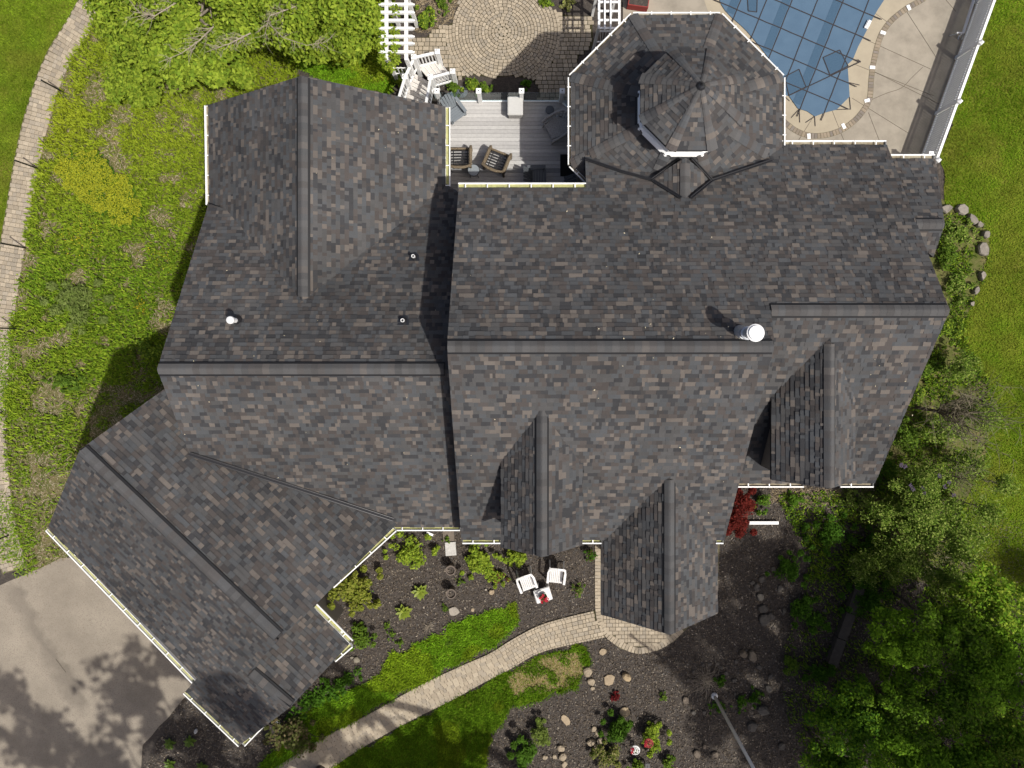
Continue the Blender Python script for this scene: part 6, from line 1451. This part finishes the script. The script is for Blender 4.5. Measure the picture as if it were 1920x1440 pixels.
def bare_tree(u, v, h, spread, label, r=0.07, kids=60, lean=(0, 0)):
    x, y, _ = GP(u, v); e = empty('bare_tree', (x, y, 0), 0, label, 'tree'); mb = MB()
    mb.tube(wander((0, 0, -0.02), (lean[0]*h, lean[1]*h, h*0.45), 5, 0.06), [r, r*.9, r*.8, r*.72, r*.65, r*.6], 8); e2 = MB()
    for k in range(kids):
        s = Vector((lean[0]*h, lean[1]*h, h*0.45)) if k < kids*0.5 else Vector((lean[0]*h*.7, lean[1]*h*.7, h*0.3)); a = random.uniform(0, 6.3); q = random.uniform(0.3, 1)*spread
        t_ = s+Vector((q*math.cos(a), q*math.sin(a), h*random.uniform(0.2, 0.55))); w1 = wander(s, t_, 5, 0.2); e2.tube(w1, [r*.4, r*.28, r*.2, r*.14, r*.1, r*.05], 4)
        for _ in range(7):
            p_ = w1[random.randrange(2, 6)]; d = Vector((random.gauss(0, 1), random.gauss(0, 1), random.uniform(0, .8)))*spread*0.22; e2.tube([p_, p_+d*.5+Vector((0, 0, .03)), p_+d], [r*.1, r*.07, r*.04], 3)
    mb.build('trunk', 'bark', e); e2.build('crown', 'twig', e)
bare_tree(1712, 762, 5.2, 1.5, 'bare multi-stemmed tree leaning out beyond the right roof corner', 0.07, 46)
bare_tree(1745, 880, 3.2, 0.9, 'low bare twiggy tree on the edge of the right lawn', 0.035, 30)
bare_tree(1850, 1105, 2.4, 0.9, 'bare brush beside the dark wood edge', 0.03, 30)
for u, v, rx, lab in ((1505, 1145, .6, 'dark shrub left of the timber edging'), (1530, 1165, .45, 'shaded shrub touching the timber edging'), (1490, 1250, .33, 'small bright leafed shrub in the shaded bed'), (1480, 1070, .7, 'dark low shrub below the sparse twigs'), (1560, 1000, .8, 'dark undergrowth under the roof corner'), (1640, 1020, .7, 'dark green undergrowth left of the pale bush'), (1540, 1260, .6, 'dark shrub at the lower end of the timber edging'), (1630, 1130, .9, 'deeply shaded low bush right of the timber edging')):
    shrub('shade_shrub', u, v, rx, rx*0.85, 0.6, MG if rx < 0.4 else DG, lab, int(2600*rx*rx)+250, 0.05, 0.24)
# wood at the lower right
WC = [(0.14, 0.265, 0.016), (0.18, 0.315, 0.02), (0.105, 0.205, 0.014)]
for u, v, zc, rx, lab, n in ((1700, 1225, 3.2, 1.5, 'young green tree crown left of the wood centre', 6000), (1790, 1190, 3.6, 1.5, 'green tree crown at the top of the wood', 6000), (1865, 1130, 3.4, 1.3, 'brighter green crown at the right edge of the wood', 5000), (1600, 1345, 2.6, 1.4, 'small leafed crown at the lower left of the wood', 6500), (1690, 1320, 3.0, 1.3, 'green crown in the middle of the wood', 5000), (1790, 1320, 3.6, 1.6, 'dark green crown right of the wood centre', 6500), (1880, 1270, 4.2, 1.5, 'green crown halfway down the right edge', 5500), (1700, 1410, 3.0, 1.3, 'low green crown at the bottom of the wood', 5000), (1800, 1425, 3.4, 1.4, 'green crown at the bottom right of the wood', 5500), (1895, 1390, 3.8, 1.3, 'green crown in the bottom right corner', 5000), (1560, 1430, 2.0, 1.1, 'shaded leafy bush at the bottom edge left of the wood', 4000)):
    tree('wood_tree', u, v, 5, zc, rx*1.15, rx*1.05, 1.0, [WC, WC+YG, MG+WC, YG+WC][int(u) % 4] if u > 1640 else DG+WC, lab, int(n*1.15), 0.056, 0.30, 62, 0.06, group='young trees of the lower wood', limbs=14, shell=0.05)
# plants by the patio
shrub('patio_shrub', 795, 35, 0.42, 0.5, 0.7, YG+MG, 'leafy shrub beside the pergola posts', 1100, 0.055, 0.2)
shrub('patio_shrub', 888, 158, 0.42, 0.34, 0.5, MG+YG, 'green shrub between the stair foot and the deck', 900, 0.05, 0.17)
shrub('patio_shrub', 908, 165, 0.25, 0.22, 0.4, MG, 'small green shrub next to the coiled hose', 350, 0.05, 0.13)
shrub('patio_shrub', 850, 165, 0.22, 0.3, 0.4, MG, 'green plant squeezed under the stair rail', 350, 0.05, 0.13)
shrub('patio_shrub', 830, 10, 0.3, 0.3, 0.3, MG, 'sparse weeds in the dry patio bed', 160, 0.06, 0.14)
shrub('patio_shrub', 1025, 4, 0.3, 0.18, 0.3, MG+YG, 'bright plant at the top edge of the shaded bed', 350, 0.05, 0.13)
shrub('patio_shrub', 1063, 4, 0.25, 0.2, 0.3, [(0.36, 0.36, 0.14), (0.26, 0.29, 0.07)], 'pale yellow leaf plant in the bed by the arbor', 240, 0.07, 0.13)
shrub('patio_shrub', 985, 158, 0.25, 0.15, 0.2, DG, 'dark little plant in the shaded bed behind the deck', 160, 0.05, 0.1)
shrub('patio_shrub', 748, 150, 0.35, 0.45, 0.8, MG+YG, 'leafy shrub at the foot of the pergola by the stair', 800, 0.055, 0.2)
# ------------------------------------------------------------------ TALL TREES AROUND THE PLOT (their shade falls into the picture)
TALL = [(0.06, 0.11, 0.015), (0.08, 0.13, 0.02)]
def tall(u, v, zc, r, lab, dens=170, size=0.17, zt=0.0):
    """a tall tree standing where its shade reaches the ground seen at pixel (u, v)"""
    x, y, _ = GP(u, v, zt); d = zc-zt; x += 0.468*d; y -= 0.340*d
    tree('shade_tree', 0, 0, 0, zc, r, r, r*0.5, TALL, lab, int(dens*r*r), size, 0.42, int(9*r*r)+12, 0.2, xy=(x, y), group='tall trees around the plot', limbs=12, shell=0.1)

# small litter on the roof
n = 70; V = []
RL = [(PN, 880, 380, 1440, 630), (PS, 870, 670, 1380, 980), (WN, 340, 480, 820, 680), (WS, 340, 710, 830, 960), (CE, 590, 220, 820, 330), (PN, 1100, 610, 1440, 636), (RS, 1620, 620, 1720, 800)]
for k in range(n):
    pl_, u0, v0, u1, v1 = RL[k % len(RL)]; q = on_plane(random.uniform(u0, u1), random.uniform(v0, v1), pl_); a = random.uniform(0, 6.3); s_ = random.uniform(0.012, 0.03)
    c_ = Vector(q)+Vector((0, 0, 0.045)); d_ = Vector((math.cos(a), math.sin(a), 0))*s_; e_ = Vector((-math.sin(a), math.cos(a), 0))*s_*0.5; V.append([c_-d_, c_-e_, c_+d_, c_+e_])
V = np.array([[tuple(p) for p in q] for q in V]); o = link('roof_litter', quads_mesh('roof_litter', V, np.array([(0.45, 0.40, 0.28)]*n)*RNG.uniform(0.6, 1.3, n)[:, None], 'chip')); tag(o, 'pale seed husks and bits scattered over the roof', 'litter', kind='stuff')
tall(235, 1310, 13.0, 2.4, 'tall tree whose shade lies on the driveway beside the garage')
tall(60, 1395, 13.0, 2.2, 'tall tree whose shade lies on the bottom left of the driveway')
tall(5, 1290, 13.5, 1.2, 'tall tree whose shade lies at the left edge of the driveway')
tall(310, 1230, 12.5, 1.2, 'tall tree whose shade reaches the garage gutter')
tall(180, 1420, 13.0, 1.7, 'tall tree whose shade lies at the bottom of the driveway')
tall(350, 1385, 13.0, 1.9, 'tall tree whose shade darkens the soil below the garage', 260)
tall(455, 1330, 22.5, 1.6, 'tall tree whose shade touches the garage end roof', 260, zt=5.2)
tall(590, 1375, 12.0, 1.9, 'tall tree whose shade crosses the lower front walk', 220)
tall(510, 1420, 12.0, 1.5, 'tall tree whose shade darkens the bottom of the front walk', 220)
tall(690, 1330, 12.0, 0.9, 'tall tree whose shade dapples the front walk')
tall(815, 1405, 12.0, 1.3, 'tall tree whose shade lies on the lower lawn patch', 260)
tall(1440, 1070, 15.0, 2.3, 'tall tree whose shade darkens the bed right of the porch', 300)
tall(1400, 1190, 15.0, 2.6, 'tall tree whose shade darkens the curved stone edging', 300)
tall(1350, 1330, 15.0, 2.0, 'tall tree whose shade darkens the stone ring', 260)
tall(1560, 1050, 15.0, 2.2, 'tall tree whose shade lies under the roof corner', 280)
tall(1600, 1190, 15.0, 2.7, 'tall tree whose shade darkens the timber edging', 260)
tall(1480, 1370, 15.0, 2.6, 'tall tree whose shade darkens the lowest bed', 260)
tall(1650, 1340, 15.0, 2.6, 'tall tree whose shade darkens the lower wood', 135)
tall(1780, 1250, 15.0, 2.3, 'tall tree whose shade darkens the middle of the wood', 135)
tall(1800, 1400, 15.0, 2.5, 'tall tree whose shade darkens the bottom of the wood', 135)
tall(1900, 1330, 15.0, 2.0, 'tall tree whose shade darkens the right side of the wood', 135)
tall(1890, 1050, 15.0, 1.0, 'tall tree whose shade reaches the right picture edge', 220)
tall(1275, 1215, 15.0, 1.3, 'tall tree whose shade reaches the round porch paving', 240)
tall(1730, 1150, 16.0, 1.8, 'tall tree whose shade lies on the top of the wood', 200)
tall(1860, 1200, 16.0, 1.5, 'tall tree whose shade lies on the right crowns', 180)
tall(1560, 1290, 16.0, 1.8, 'tall tree whose shade lies left of the wood', 260)
tall(760, 1420, 12.0, 1.4, 'tall tree whose shade lies at the bottom of the lawn patch', 220)
tall(690, 1425, 12.5, 1.1, 'tall tree whose shade lies between the walk and the lawn bottom', 200)
tall(880, 1390, 12.0, 0.9, 'tall tree whose shade dapples the lower lawn patch', 200)
